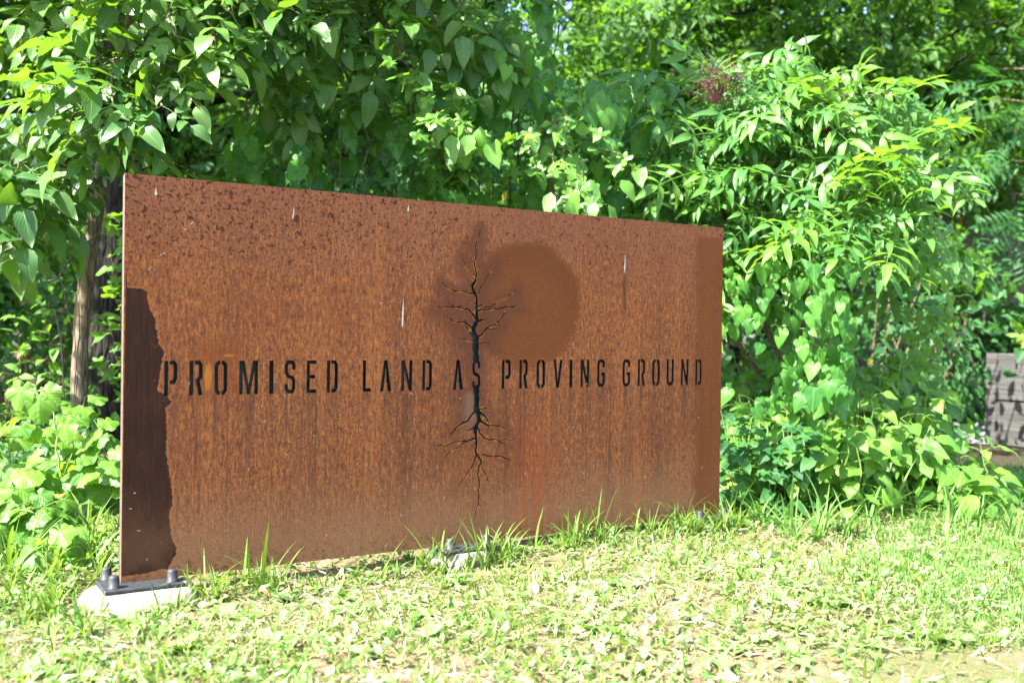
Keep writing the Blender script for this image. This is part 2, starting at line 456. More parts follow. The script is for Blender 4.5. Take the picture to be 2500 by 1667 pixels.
    smooth_rust = t.mix(t.math('ADD', t.math('MULTIPLY', fine, 0.6), t.math('MULTIPLY', streak, 0.4)), (0.095, 0.033, 0.014), (0.215, 0.076, 0.026))
    col = t.mix(t.math('MULTIPLY', inside, 0.80), col, smooth_rust)
    col = t.mix(t.math('MULTIPLY', rim, t.math('MULTIPLY', t.ramp(dv, -0.25, 0.12), 0.34)), col, (0.095, 0.036, 0.017))
    # smoother band down the right edge, and one below the circle
    rb = t.math('MULTIPLY', t.ramp(t.math('ADD', u, t.math('MULTIPLY', cloud2, 0.06)), 2.275, 2.325), t.ramp(v, 1.185, 1.165))
    col = t.mix(t.math('MULTIPLY', rb, 0.75), col, smooth_rust)
    # halo where the cut tree has bled
    hn = t.math('ADD', crack, t.math('MULTIPLY', t.math('SUBTRACT', cloud2, 0.5), 0.05))
    hn = t.math('ADD', hn, t.math('MULTIPLY', t.math('SUBTRACT', t.noise(t.mapping(c, (48, 1, 7)), 1.0, 4, 0.6), 0.5), 0.05))
    halo = t.ramp(hn, 0.060, 0.004)
    hv = t.ramp(v, 0.28, 0.55, 0.35, 1.0)
    col = t.mix(t.math('MULTIPLY', t.math('MULTIPLY', halo, hv), 0.85), col, t.mix(t.math('ADD', t.math('MULTIPLY', fine, 0.5), t.math('MULTIPLY', grain, 0.5)), (0.050, 0.019, 0.013), (0.175, 0.074, 0.046)))
    # broad dark soak round the stem
    sk = t.math('MULTIPLY', t.ramp(t.math('ADD', t.math('ABSOLUTE', t.math('SUBTRACT', u, 1.19)), t.math('MULTIPLY', cloud2, 0.08)), 0.19, 0.05), t.math('MULTIPLY', t.ramp(v, 0.92, 0.78), t.ramp(v, 0.40, 0.56)))
    col = t.mix(t.math('MULTIPLY', sk, 0.50), col, t.mix(grain, (0.055, 0.021, 0.016), (0.165, 0.064, 0.044)))
    lip = t.math('MULTIPLY', t.ramp(crack, 0.0045, 0.001), t.ramp(t.noise(c, 38, 2), 0.44, 0.60))
    col = t.mix(t.math('MULTIPLY', lip, 0.75), col, (0.42, 0.185, 0.048))
    # pale smear under the S of the tree's stem
    smx = t.ramp(t.math('ABSOLUTE', t.math('SUBTRACT', u, t.math('ADD', 1.165, t.math('MULTIPLY', streak, 0.05)))), 0.045, 0.008)
    smv = t.math('MULTIPLY', t.ramp(v, 0.56, 0.53), t.ramp(v, 0.36, 0.50))
    col = t.mix(t.math('MULTIPLY', t.math('MULTIPLY', smx, smv), 0.40), col, (0.26, 0.19, 0.17))
    # run-off below the letters
    dr = t.math('MULTIPLY', drip, t.ramp(t.noise(t.mapping(c, (75, 1, 3.0)), 1.0, 3), 0.34, 0.66))
    col = t.mix(t.math('MULTIPLY', dr, 0.85), col, (0.072, 0.038, 0.032))
    # reddish streaks lower right of the tree
    rs = t.math('MULTIPLY', t.ramp(t.math('ABSOLUTE', t.math('SUBTRACT', u, 1.46)), 0.16, 0.03), t.ramp(v, 0.62, 0.25))
    rs = t.math('MULTIPLY', rs, t.ramp(t.noise(t.mapping(c, (45, 1, 2.2), (9, 0, 0)), 1.0, 3), 0.42, 0.62))
    col = t.mix(t.math('MULTIPLY', rs, 0.5), col, (0.30, 0.068, 0.028))
    # yellow scrape marks beside the R and above the O
    def ell(cu, cv, ru, rv, sc):
        a = t.math('DIVIDE', t.math('SUBTRACT', u, cu), ru); b = t.math('DIVIDE', t.math('SUBTRACT', v, cv), rv)
        e = t.math('ADD', t.math('MULTIPLY', a, a), t.math('MULTIPLY', b, b))
        e = t.math('ADD', e, t.math('MULTIPLY', t.math('SUBTRACT', t.noise(t.mapping(c, (160, 1, 45)), 1.0, 3, 0.7), 0.5), 1.6))
        return t.math('MULTIPLY', t.ramp(e, 1.0, 0.35), sc)
    col = t.mix(ell(0.251, 0.612, 0.014, 0.050, 0.85), col, (0.62, 0.31, 0.06))
    col = t.mix(ell(0.3165, 0.6769, 0.021, 0.0055, 0.85), col, (0.55, 0.30, 0.04))
    red = t.math('MULTIPLY', t.ramp(t.math('ABSOLUTE', t.math('SUBTRACT', u, 0.29)), 0.10, 0.03), t.math('MULTIPLY', t.ramp(v, 0.77, 0.69), t.ramp(v, 0.50, 0.58)))
    col = t.mix(t.math('MULTIPLY', red, 0.55), col, (0.195, 0.060, 0.024))
    # long dark drip with an orange top near the right end
    dp = t.math('MULTIPLY', t.ramp(t.math('ABSOLUTE', t.math('SUBTRACT', u, 1.884)), 0.013, 0.003), t.math('MULTIPLY', t.ramp(v, 1.02, 0.97), t.ramp(v, 0.76, 0.92)))
    col = t.mix(t.math('MULTIPLY', dp, 0.75), col, (0.09, 0.036, 0.022))
    # the dark, smooth ragged patch on the left
    rag = t.math('ADD', patch, t.math('MULTIPLY', t.math('SUBTRACT', t.noise(c, 62, 5, 0.68), 0.5), 0.026))
    pm = t.ramp(rag, -0.0006, 0.0014)
    dark = t.mix(t.ramp(t.noise(t.mapping(c, (90, 1, 10)), 1.0, 4, 0.6), 0.35, 0.75), (0.026, 0.0095, 0.0065), (0.052, 0.020, 0.013))
    dark = t.mix(t.math('MULTIPLY', t.ramp(fine, 0.5, 0.75), 0.4), dark, (0.075, 0.032, 0.022))
    low = t.math('MULTIPLY', t.ramp(v, 0.30, 0.10), t.ramp(cloud2, 0.35, 0.6))
    dark = t.mix(t.math('MULTIPLY', low, 0.65), dark, t.mix(grain, (0.07, 0.037, 0.024), (0.15, 0.078, 0.042)))
    bleed = t.math('MULTIPLY', t.ramp(rag, 0.035, 0.0), t.ramp(t.noise(c, 30, 5, 0.7), 0.56, 0.64))
    dark = t.mix(t.math('MULTIPLY', bleed, 0.55), dark, (0.15, 0.060, 0.030))
    lip2 = t.math('MULTIPLY', t.ramp(rag, -0.009, -0.001), 0.55)
    col = t.mix(lip2, col, (0.34, 0.145, 0.065))
    col = t.mix(pm, col, dark)
    # dust and grass specks thrown up by the mower
    sp = t.voronoi(t.mapping(c, (60, 60, 60)), 1.0, 'F1', 0)
    spr = t.n('TexVoronoi'); t.put(spr.inputs['Vector'], t.mapping(c, (60, 60, 60))); spr.inputs['Scale'].default_value = 1.0
    sel = t.ramp(t.sep(spr.outputs['Color'])[0], 0.90, 0.91)
    spm = t.math('MULTIPLY', t.ramp(sp, 0.085, 0.05), sel)
    spm = t.math('MULTIPLY', spm, t.ramp(v, 0.95, 0.2, 0.12, 0.75))
    col = t.mix(spm, col, (0.62, 0.52, 0.40))
    col = t.mix(1.0, col, (0.66, 0.575, 0.465), 'MULTIPLY')
    rough = t.math('SUBTRACT', 0.9, t.math('MULTIPLY', pm, 0.25))
    hgt = t.math('ADD', t.math('MULTIPLY', fine, 0.5), t.math('MULTIPLY', grain, 0.6))
    hgt = t.math('ADD', hgt, t.math('MULTIPLY', t.math('SUBTRACT', 0.0, gran), 0.9))
    hgt = t.math('SUBTRACT', hgt, t.math('MULTIPLY', pm, 0.45))
    hgt = t.math('SUBTRACT', hgt, t.math('MULTIPLY', blot, 0.3))
    return t.done(t.principled(col, rough, 0.0, 0.12, t.bump(hgt, 0.5, 0.0015)))

def mat_edge():
    t = NT('cut_steel_edge')
    c = t.coord('Object')
    f = t.noise(c, 160, 4, 0.7)
    return t.done(t.principled(t.mix(f, (0.12, 0.06, 0.04), (0.22, 0.13, 0.09)), 0.8, 0.0, 0.4))

def mat_simple(name, a, b, scale=40, rough=0.7, metal=0.0, spec=0.4, bump=0.2, stretch=(1, 1, 1), dist=0.004):
    t = NT(name)
    c = t.mapping(t.coord('Object'), stretch)
    f = t.noise(c, scale, 5, 0.65)
    g = t.noise(c, scale * 6, 3, 0.6)
    col = t.mix(t.ramp(f, 0.3, 0.7), a, b)
    col = t.mix(t.math('MULTIPLY', t.ramp(g, 0.45, 0.7), 0.25), col, tuple(x * 0.55 for x in a))
    return t.done(t.principled(col, rough, metal, spec, t.bump(t.math('ADD', f, g), bump, dist)))

TH = 0.0095          # plate thickness
def build_sign():
    root = empty('steel_sign', PLATE_O, 'rust brown steel sign cut with PROMISED LAND AS PROVING GROUND and a tree', 'sign', rz=YAW)
    polys = letter_polys()
    convex = []
    lines = [refine(l) for l in CRACKS]
    for L in lines:
        for a, b in zip(L[:-1], L[1:]):
            d = b[:2] - a[:2]
            n = np.array([-d[1], d[0]]) / max(np.hypot(*d), 1e-9)
            ra, rb = max(a[2] * 1.45, 2.1) / 2000, max(b[2] * 1.45, 2.1) / 2000
            e = d / max(np.hypot(*d), 1e-9) * min(ra, rb) * 0.35
            convex.append(np.array([a[:2] - n * ra - e, b[:2] - n * rb + e, b[:2] + n * rb + e, a[:2] + n * ra - e]))
    pts, edges = [], []
    def add(poly):
        k = len(pts)
        pts.extend([tuple(map(float, p)) for p in poly])
        m = len(poly)
        edges.extend([(k + i, k + (i + 1) % m) for i in range(m)])
    add([(0, 0), (PW, 0), (PW, PH), (0, PH)])
    for p in polys: add(p)
    for p in convex: add(p)
    sp = 0.0125
    gx, gy = np.meshgrid(np.arange(sp, PW - sp / 2, sp), np.arange(sp, PH - sp / 2, sp))
    G = np.stack([gx.ravel(), gy.ravel()], 1) + rng.uniform(-.3, .3, (gx.size, 2)) * sp
    pts.extend([tuple(map(float, p)) for p in G])
    vo, eo, fo, *_ = delaunay_2d_cdt([Vector(p) for p in pts], edges, [], 0, 1e-6, False)
    V2 = np.array([(v.x, v.y) for v in vo])
    F = np.array([f for f in fo], dtype=np.int32)
    C = V2[F].mean(1)
    area = np.abs(np.cross(V2[F[:, 1]] - V2[F[:, 0]], V2[F[:, 2]] - V2[F[:, 0]]))
    hole = np.zeros(len(F), bool)
    for p in polys:
        lo, hi = p.min(0), p.max(0)
        k = np.where((C >= lo).all(1) & (C <= hi).all(1))[0]
        hole[k] |= in_poly(C[k], p)
    for p in convex:
        lo, hi = p.min(0), p.max(0)
        k = np.where((C >= lo).all(1) & (C <= hi).all(1))[0]
        if len(k): hole[k] |= in_poly(C[k], p)
    F = F[~hole & (area > 1e-12)]
    cr = np.cross(V2[F[:, 1]] - V2[F[:, 0]], V2[F[:, 2]] - V2[F[:, 0]])
    F[cr < 0] = F[cr < 0][:, ::-1]
    used = np.unique(F)
    remap = -np.ones(len(V2), int); remap[used] = np.arange(len(used))
    V2, F = V2[used], remap[F]
    # boundary edges -> walls
    E = np.concatenate([F[:, [0, 1]], F[:, [1, 2]], F[:, [2, 0]]])
    key = {}
    for a, b in E.tolist():
        key[(a, b)] = True
    bd = [(a, b) for a, b in key if (b, a) not in key]
    N = len(V2)
    front = np.stack([V2[:, 0], np.zeros(N), V2[:, 1]], 1)
    back = np.stack([V2[:, 0], np.full(N, TH), V2[:, 1]], 1)
    bd = np.array(bd)
    w1 = np.stack([bd[:, 1], bd[:, 0], bd[:, 0] + N], 1)
    w2 = np.stack([bd[:, 1], bd[:, 0] + N, bd[:, 1] + N], 1)
    wall = np.concatenate([w1, w2])
    # separate verts for walls so shading stays sharp
    wv = np.concatenate([front, back])
    Vall = np.concatenate([front, back, wv])
    Fall = np.concatenate([F, F[:, ::-1] + N, wall + 2 * N])
    # stain fields
    pd = np.full(N, 9.0)
    PP = np.array(PATCH)
    for i in range(len(PP)):
        d, _ = seg_dist(V2, PP[i], PP[(i + 1) % len(PP)])
        pd = np.minimum(pd, d)
    pd = np.where(in_poly(V2, PP), pd, -pd)
    pd = np.clip(pd, -0.1, 0.1)
    cdist = np.full(N, 9.0)
    for L in CRACKS:
        for a, b in zip(L[:-1], L[1:]):
            A, B = np.array(a[:2]), np.array(b[:2])
            d, tt = seg_dist(V2, A, B)
            d = d - (a[2] + (b[2] - a[2]) * tt) / 2000
            # stains hang down from the cuts
            below = V2[:, 1] < min(a[1], b[1])
            cdist = np.minimum(cdist, np.where(below, d * 0.72, d * 1.25))
    cdist = np.clip(cdist, 0, 0.2)
    drip = np.zeros(N)
    for i, (ch, a, b) in enumerate(LETTERS):
        st = 0.45 + 0.55 * abs(math.sin(i * 2.3 + 0.7))
        ln = 0.07 + 0.16 * abs(math.sin(i * 1.7))
        wgt = 1 / (1 + np.exp((np.abs(V2[:, 0] - (a + b) / 2) - (b - a) * 0.52) / 0.004))
        dv = V0 - V2[:, 1]
        drip = np.maximum(drip, np.where(dv > -0.002, st * wgt * np.exp(-np.clip(dv, 0, 1) / ln), 0))
    rep = lambda a: np.tile(a, 4)
    me = tri_mesh('steel_plate', Vall, Fall, attrs={'patch': rep(pd), 'crack': rep(cdist), 'drip': rep(drip)}, smooth=False, mat=mat_rust())
    me.materials.append(mat_edge())
    me.materials.append(mat_simple('shaded_cut_wall', (0.010, 0.009, 0.009), (0.028, 0.022, 0.018), 90, 0.9, 0, 0.1))  # near-black inner walls: the shade inside the cuts is put into the colour
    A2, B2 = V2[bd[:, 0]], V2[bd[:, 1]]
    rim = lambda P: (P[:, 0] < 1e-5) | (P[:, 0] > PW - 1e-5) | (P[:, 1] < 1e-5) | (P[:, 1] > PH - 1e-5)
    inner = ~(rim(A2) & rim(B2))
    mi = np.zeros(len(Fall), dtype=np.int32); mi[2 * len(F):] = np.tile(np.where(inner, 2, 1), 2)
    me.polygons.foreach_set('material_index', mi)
    link('steel_plate', me, root)
    # grey painted sheet held off the back of the plate
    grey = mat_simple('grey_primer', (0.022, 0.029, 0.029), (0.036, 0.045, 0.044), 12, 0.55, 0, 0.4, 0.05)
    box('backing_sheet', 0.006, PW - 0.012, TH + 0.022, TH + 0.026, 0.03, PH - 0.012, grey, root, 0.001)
    for u in (0.735, 1.085, 1.285, 1.85, PW - 0.024):  # unseen bars, added to keep light out of the gap behind the tree cut
        box('light_stop_spacer', u - 0.006, u + 0.010, TH + 0.0005, TH + 0.0215, 0.05, PH - 0.03, grey, root, 0.001)
    galv = mat_simple('pale_galvanised_strip', (0.06, 0.048, 0.042), (0.10, 0.085, 0.075), 40, 0.6, 0, 0.4, 0.1)
    box('edge_strip', 0.0005, 0.004, TH + 0.0008, TH + 0.0215, 0.004, PH - 0.004, galv, root, 0.0005)
    # bird droppings and scratches
    wh = mat_simple('bird_dropping_white', (0.22, 0.20, 0.18), (0.55, 0.53, 0.50), 320, 0.9)
    def smear(u, v, pts, wd):
        P = np.array(pts, float)
        poly = stroke(np.array(P[:, :2]), 1.0)
        n = len(P)
        L = []
        for i in range(n):
            a = P[max(i - 1, 0), :2]; b = P[min(i + 1, n - 1), :2]
            d = (b - a) / np.linalg.norm(b - a); nn = np.array([-d[1], d[0]])
            L.append((P[i, :2] + nn * P[i, 2] / 2, P[i, :2] - nn * P[i, 2] / 2))
        Vv = [(u + p[0], -0.0012, v + p[1]) for pr in L for p in pr]
        Ff = [(2 * i, 2 * i + 1, 2 * i + 3, 2 * i + 2) for i in range(n - 1)]
        m2 = bpy.data.meshes.new('white_streak'); m2.from_pydata(Vv, [], Ff); m2.materials.append(wh)
        link('white_streak', m2, root)
    mm = 0.001
    smear(0.0883, 1.169, [(0, .012, .002), (0, .004, .005), (0.0005, -.004, .008), (0, -.009, .004)], 0)
    smear(0.9299, 1.186, [(0, .012, .002), (.001, .004, .004), (0, -.006, .007), (0, -.010, .003)], 0)
    smear(0.9147, 0.815, [(0.001, .060, .001), (0.001, .030, .0035), (0, .0, .006), (-.001, -.028, .006), (-.001, -.040, .002)], 0)
    smear(0.519, 1.137, [(0.002, .018, .001), (.001, .006, .003), (-.001, -.008, .004), (-.002, -.016, .002)], 0)
    smear(1.8832, 1.035, [(0, .040, .001), (0.001, .015, .004), (0, -.01, .006), (0, -.03, .002)], 0)
    for k in range(16):
        f = k / 15
        for (ua, va, ub, vb) in ((0.172, 1.060, 0.203, 1.094), (0.062, 0.925, 0.116, 0.995)):
            if rng.random() < 0.5:
                q = rng.normal(0, .0022, 2); s = rng.uniform(.0008, .0022)
                smear(ua + (ub - ua) * f + q[0], va + (vb - va) * f + q[1], [(-s, -s, s * .5), (0, 0, s * 1.2), (s, s * 1.1, s * .5)], 0)
    for k in range(46):     # dried grass clippings stuck to the plate, denser low down
        u = rng.uniform(0.02, PW - 0.05); v = rng.beta(1.0, 2.6) * 0.9 + 0.02
        a = rng.uniform(0, math.pi); s = rng.uniform(.003, .008)
        smear(u, v, [(-s * math.cos(a), -s * math.sin(a), .0006), (rng.normal(0, .001), rng.normal(0, .001), .0016), (s * math.cos(a), s * math.sin(a), .0006)], 0)
    return root
sign = build_sign()

DARK_STEEL = mat_simple('dark_galvanised_steel', (0.012, 0.013, 0.015), (0.034, 0.036, 0.040), 60, 0.55, 0.0, 0.4, 0.25)
CONC = mat_simple('pale_concrete', (0.15, 0.13, 0.105), (0.33, 0.31, 0.28), 9, 0.9, 0, 0.2, 0.35)

def lathe(profile, n=16):
    P = np.array(profile, float)
    a = np.linspace(0, 2 * math.pi, n, endpoint=False)
    V = np.concatenate([np.stack([r * np.cos(a), r * np.sin(a), np.full(n, z)], 1) for r, z in P])
    F = []
    for i in range(len(P) - 1):
        for j in range(n):
            F.append((i * n + j, i * n + (j + 1) % n, (i + 1) * n + (j + 1) % n, (i + 1) * n + j))
    return V, np.array(F)

def build_feet():
    zc = 0.030 - PLATE_O[2]
    V, F = lathe([(0.0001, 0.0375), (0.007, 0.037), (0.0125, 0.0345), (0.0150, 0.030), (0.0153, 0.004), (0.0185, 0.0025), (0.019, 0.0)], 18)
    bolt_me = tri_mesh('cap_bolt', V, F, smooth=True, mat=DARK_STEEL)
    names = ['leaning concrete footing with an inked curl under the dark ragged end', 'concrete footing under the steel sign below the cut roots', 'concrete footing hidden in clover under the far end of the sign']
    for k, (uc, half) in enumerate(((0.055, 0.115), (1.16, 0.105), (PW - 0.085, 0.10))):
        bp = box('base_plate', uc - half, uc + half, -0.075, 0.100, zc, -0.0006, DARK_STEEL, sign, 0.004)
        for sx in (-1, 1):
            for sy in (-0.048, 0.072):
                b = link('cap_bolt', bolt_me, bp)
                b.location = (uc + sx * (half - 0.032), sy, -0.0004)
        P = PLATE_O + PD * uc - PN * (-0.03, 0.0, 0.0)[k]
        root = empty('concrete_footing', (P[0], P[1], 0), names[k], 'footing', 'sign footings', YAW)
        n = 40
        a = np.linspace(0, 2 * math.pi, n, endpoint=False)
        rad = (0.145, 0.10, 0.075)[k] + 0.010 * np.sin(3 * a + k) + 0.006 * np.sin(7 * a + 2 * k) + rng.normal(0, .0022, n)
        if k == 0: rad *= 1.02
        sup = (np.abs(np.cos(a)) ** 4 + np.abs(np.sin(a)) ** 4) ** (-.25)
        rad *= 0.45 + 0.55 * sup
        rings = [(0.0, 0.0296), (0.55, 0.0296), (0.955, 0.0290), (0.985, 0.025), (1.02, 0.016), (1.10, 0.002), (1.12, -0.10)]
        VV = [];
        for f, z in rings:
            VV.append(np.stack([np.cos(a) * rad * f, np.sin(a) * rad * f * 0.95, np.full(n, z) + (rng.normal(0, .0006, n) if f > .9 else 0)], 1))
        VV = np.concatenate(VV)
        FF = [(i * n + j, i * n + (j + 1) % n, (i + 1) * n + (j + 1) % n, (i + 1) * n + j) for i in range(len(rings) - 1) for j in range(n)]
        link('concrete_pad', tri_mesh('concrete_pad', VV, np.array(FF), smooth=True, mat=CONC), root)
        if k == 0:
            ink = mat_simple('blue_black_ink', (0.02, 0.03, 0.06), (0.04, 0.06, 0.10), 50, 0.6)
            pts = [(-.010, .004), (-.004, .001), (.001, .003), (.001, .009), (-.003, .010), (-.002, .014), (.006, .013), (.011, .006), (.012, -.002), (.006, -.003), (.016, -.003)]
            q = np.array(pts) * 0.9
            VV = []; n2 = len(q)
            for i in range(n2):
                d = q[min(i + 1, n2 - 1)] - q[max(i - 1, 0)]; d /= np.linalg.norm(d); nn = np.array([-d[1], d[0]]) * .0012
                VV += [(q[i] + nn), (q[i] - nn)]
            VV = np.array(VV)
            VV = np.stack([VV[:, 0] + 0.012, VV[:, 1] * 2.2 - 0.115, np.full(len(VV), 0.0312)], 1)
            FF = [(2 * i, 2 * i + 1, 2 * i + 3, 2 * i + 2) for i in range(n2 - 1)]
            link('ink_mark', tri_mesh('ink_mark', VV, np.array(FF), smooth=False, mat=ink), root)
build_feet()

# ------------------------------------------------------------------ leaves
def leaf_mat(name, dark, light, glow, rough=0.42, trans=0.38, spec=0.5, vein=0.35):
    t = NT(name)
    tint = t.attr('tint')
    uv = t.sep(t.coord('UV'))
    ax = t.math('ABSOLUTE', t.math('SUBTRACT', uv[0], 0.5))
    mid = t.ramp(ax, 0.045, 0.012)
    side = t.math('SINE', t.math('SUBTRACT', t.math('MULTIPLY', uv[1], 46.0), t.math('MULTIPLY', ax, 44.0)))
    sidem = t.ramp(side, 0.80, 1.0)
    ve = t.math('MULTIPLY', t.math('MAXIMUM', mid, t.math('MULTIPLY', sidem, 0.55)), vein)
    col = t.mix(tint, dark, light)
    mott = t.noise(t.coord('Object'), 35, 3, 0.6)
    col = t.mix(t.math('MULTIPLY', mott, 0.25), col, tuple(x * 0.6 for x in dark))
    # a few leaves are yellowing
    col = t.mix(t.math('MULTIPLY', t.ramp(tint, 0.988, 0.994), 0.8), col, (0.42, 0.34, 0.035))
    col = t.mix(ve, col, tuple(min(1, x * 1.9 + 0.03) for x in light))
    hgt = t.math('SUBTRACT', t.math('MULTIPLY', side, 0.25), t.math('MULTIPLY', mid, 1.0))
    p = t.principled(col, rough, 0.0, spec, t.bump(hgt, 0.35, 0.003))
    tr = t.n('BsdfTranslucent')
    t.put(tr.inputs[0], t.mix(tint, tuple(x * 0.75 for x in glow), glow))
    ms = t.n('MixShader')
    ms.inputs[0].default_value = trans
    t.t.links.new(p, ms.inputs[1]); t.t.links.new(tr.outputs[0], ms.inputs[2])
    return t.done(ms.outputs[0])

def bark_mat(name, a, b, rough=0.9, sc=(14, 14, 3)):
    t = NT(name)
    c = t.coord('Object')
    n = t.noise(t.mapping(c, sc), 3.0, 5, 0.65, 0.3)
    v = t.voronoi(t.mapping(c, (sc[0] * 2.2, sc[1] * 2.2, sc[2] * 1.6)), 1.0, 'DISTANCE_TO_EDGE')
    col = t.mix(t.ramp(n, 0.3, 0.7), a, b)
    col = t.mix(t.math('MULTIPLY', t.ramp(v, 0.10, 0.0), 0.6), col, tuple(x * 0.45 for x in a))
    h = t.math('ADD', n, t.ramp(v, 0.0, 0.15))
    return t.done(t.principled(col, rough, 0, 0.2, t.bump(h, 0.7, 0.02)))

ASH = leaf_mat('ash_leaf', (0.030, 0.098, 0.024), (0.105, 0.210, 0.036), (0.22, 0.44, 0.022), 0.40, 0.34, 0.42, 0.22)
VINE = leaf_mat('heart_vine_leaf', (0.030, 0.125, 0.024), (0.095, 0.255, 0.034), (0.20, 0.48, 0.020), 0.46, 0.44, 0.35, 0.18)
MULB = leaf_mat('mulberry_leaf', (0.050, 0.150, 0.022), (0.120, 0.270, 0.036), (0.26, 0.52, 0.025), 0.40, 0.42, 0.45, 0.30)
ELDER = leaf_mat('elder_leaf', (0.034, 0.130, 0.030), (0.120, 0.260, 0.036), (0.26, 0.52, 0.028), 0.40, 0.40, 0.45, 0.22)
WOODL = leaf_mat('woodland_leaf', (0.022, 0.075, 0.014), (0.085, 0.190, 0.024), (0.20, 0.44, 0.022), 0.50, 0.44, 0.3, 0.15)
DARKL = leaf_mat('understory_leaf', (0.020, 0.080, 0.026), (0.055, 0.160, 0.040), (0.11, 0.34, 0.035), 0.48, 0.38, 0.3, 0.2)
WEED = leaf_mat('broad_weed_leaf', (0.055, 0.160, 0.024), (0.150, 0.305, 0.038), (0.28, 0.52, 0.022), 0.46, 0.44, 0.4, 0.28)
SQUASH = leaf_mat('squash_leaf', (0.095, 0.200, 0.045), (0.16, 0.30, 0.07), (0.26, 0.50, 0.04), 0.5, 0.40, 0.4, 0.35)
GRASS = leaf_mat('grass_blade', (0.050, 0.135, 0.014), (0.185, 0.300, 0.042), (0.26, 0.42, 0.03), 0.42, 0.34, 0.45, 0.15)
FINEG = leaf_mat('fine_lawn_blade', (0.065, 0.170, 0.030), (0.150, 0.290, 0.060), (0.20, 0.42, 0.04), 0.45, 0.34, 0.4, 0.1)
STRAW = leaf_mat('dry_clipping', (0.17, 0.145, 0.050), (0.60, 0.53, 0.36), (0.50, 0.42, 0.16), 0.6, 0.25, 0.3, 0.1)
CLOVER = leaf_mat('clover_leaf', (0.075, 0.190, 0.028), (0.300, 0.430, 0.170), (0.26, 0.46, 0.035), 0.32, 0.30, 0.6, 0.25)
BARK_G = bark_mat('grey_brown_bark', (0.115, 0.085, 0.058), (0.26, 0.205, 0.145))
BARK_D = bark_mat('dark_furrowed_bark', (0.012, 0.010, 0.009), (0.034, 0.029, 0.026), sc=(10, 10, 1.6))
TWIG = bark_mat('twig_bark', (0.10, 0.085, 0.045), (0.20, 0.17, 0.09), sc=(30, 30, 10))
GSTEM = mat_simple('green_stem', (0.11, 0.20, 0.045), (0.20, 0.30, 0.075), 30, 0.55)
PSTEM = mat_simple('purple_stem', (0.11, 0.028, 0.035), (0.20, 0.06, 0.065), 60, 0.6)

class Tpl:
    def __init__(self, V, F, uv):
        self.V, self.F, self.uv = np.asarray(V, float), np.asarray(F, int), np.asarray(uv, float)

def blade(prof, rows=6, cols=2, fold=0.25, droop=0.6, heart=0.0, wave=0.0, seed=0, L=1.0):
    """leaf along +Y, unit length; prof(t) half width; cols per half"""
    r = np.random.default_rng(seed)
    ts = np.linspace(0, 1, rows)
    cs = np.linspace(-1, 1, cols * 2 + 1)
    V, uv = [], []
    y = z = 0.0
    ang = 0.12
    prev = 0.0
    ph = r.uniform(0, 6)
    for t in ts:
        dt = t - prev; prev = t
        ang -= droop * dt
        y += math.cos(ang) * dt; z += math.sin(ang) * dt
        w = prof(t)
        for c in cs:
            yy = y - heart * abs(c) ** 1.5 * max(0, 1 - t * 2.2) ** 1.3
            zz = z + abs(c) * w * fold + wave * w * math.sin(ph + 9 * t + 2.0 * c) * abs(c)
            V.append((c * w, yy, zz)); uv.append((0.5 + c * 0.5, t))
    m = len(cs)
    F = []
    for i in range(rows - 1):
        for j in range(m - 1):
            a, b, c_, d = i * m + j, i * m + j + 1, (i + 1) * m + j + 1, (i + 1) * m + j
            F += [(a, b, c_), (a, c_, d)]
    return Tpl(np.array(V) * L, F, uv)

ovate = lambda w: (lambda t: w * (max(0.0, math.sin(math.pi * t ** 0.72)) ** 0.85) * (1 - 0.12 * t))
lance = lambda w: (lambda t: w * (max(0.0, math.sin(math.pi * t ** 0.80)) ** 0.9) * (1 - 0.25 * t))
def heartp(w):
    return lambda t: w * (0.80 + 0.42 * math.sin(math.pi * min(1, t * 1.6) * 0.62)) * (1 - t ** 1.9) ** 0.8 if t < 1 else 0.0

def polar(rad, n=22, cup=0.15, wave=0.05, seed=0):
    r = np.random.default_rng(seed)
    a = np.linspace(-math.pi, math.pi, n, endpoint=False)
    a[n // 2] = 0.0
    R = np.array([rad(x) for x in a])
    V, uv = [(0, 0.0, 0)], [(0.5, 0.1)]
    for f in (0.55, 1.0):
        for x, q in zip(a, R):
            px, py = math.sin(x) * q * f, math.cos(x) * q * f
            V.append((px, py, -cup * (q * f) ** 2 + wave * math.sin(5 * x + seed) * f * f + 0.04 * abs(px)))
            uv.append((0.5 + px * 0.8, 0.1 + py))
    F = []
    for i in range(n):
        j = (i + 1) % n
        F += [(0, 1 + i, 1 + j), (1 + i, 1 + n + i, 1 + n + j), (1 + i, 1 + n + j, 1 + j)]
    return Tpl(V, F, uv)

def tube_vf(P, R, n=5):
    P = np.asarray(P, float); m = len(P)
    R = np.broadcast_to(np.asarray(R, float), (m,))
    T = np.gradient(P, axis=0)
    T /= np.maximum(np.linalg.norm(T, axis=1), 1e-9)[:, None]
    ref = np.where(np.abs(T[:, 2:3]) > 0.9, np.array([[1.0, 0, 0]]), np.array([[0, 0, 1.0]]))
    A = np.cross(T, ref); A /= np.maximum(np.linalg.norm(A, axis=1), 1e-9)[:, None]
    B = np.cross(T, A)
    a = np.linspace(0, 2 * math.pi, n, endpoint=False)
    V = (P[:, None, :] + R[:, None, None] * (np.cos(a)[None, :, None] * A[:, None, :] + np.sin(a)[None, :, None] * B[:, None, :])).reshape(-1, 3)
    i = np.arange(m - 1)[:, None] * n; j = np.arange(n)[None, :]; k = (j + 1) % n
    q1 = np.stack([i + j, i + k, i + n + k], -1).reshape(-1, 3)
    q2 = np.stack([i + j, i + n + k, i + n + j], -1).reshape(-1, 3)
    return V, np.concatenate([q1, q2])

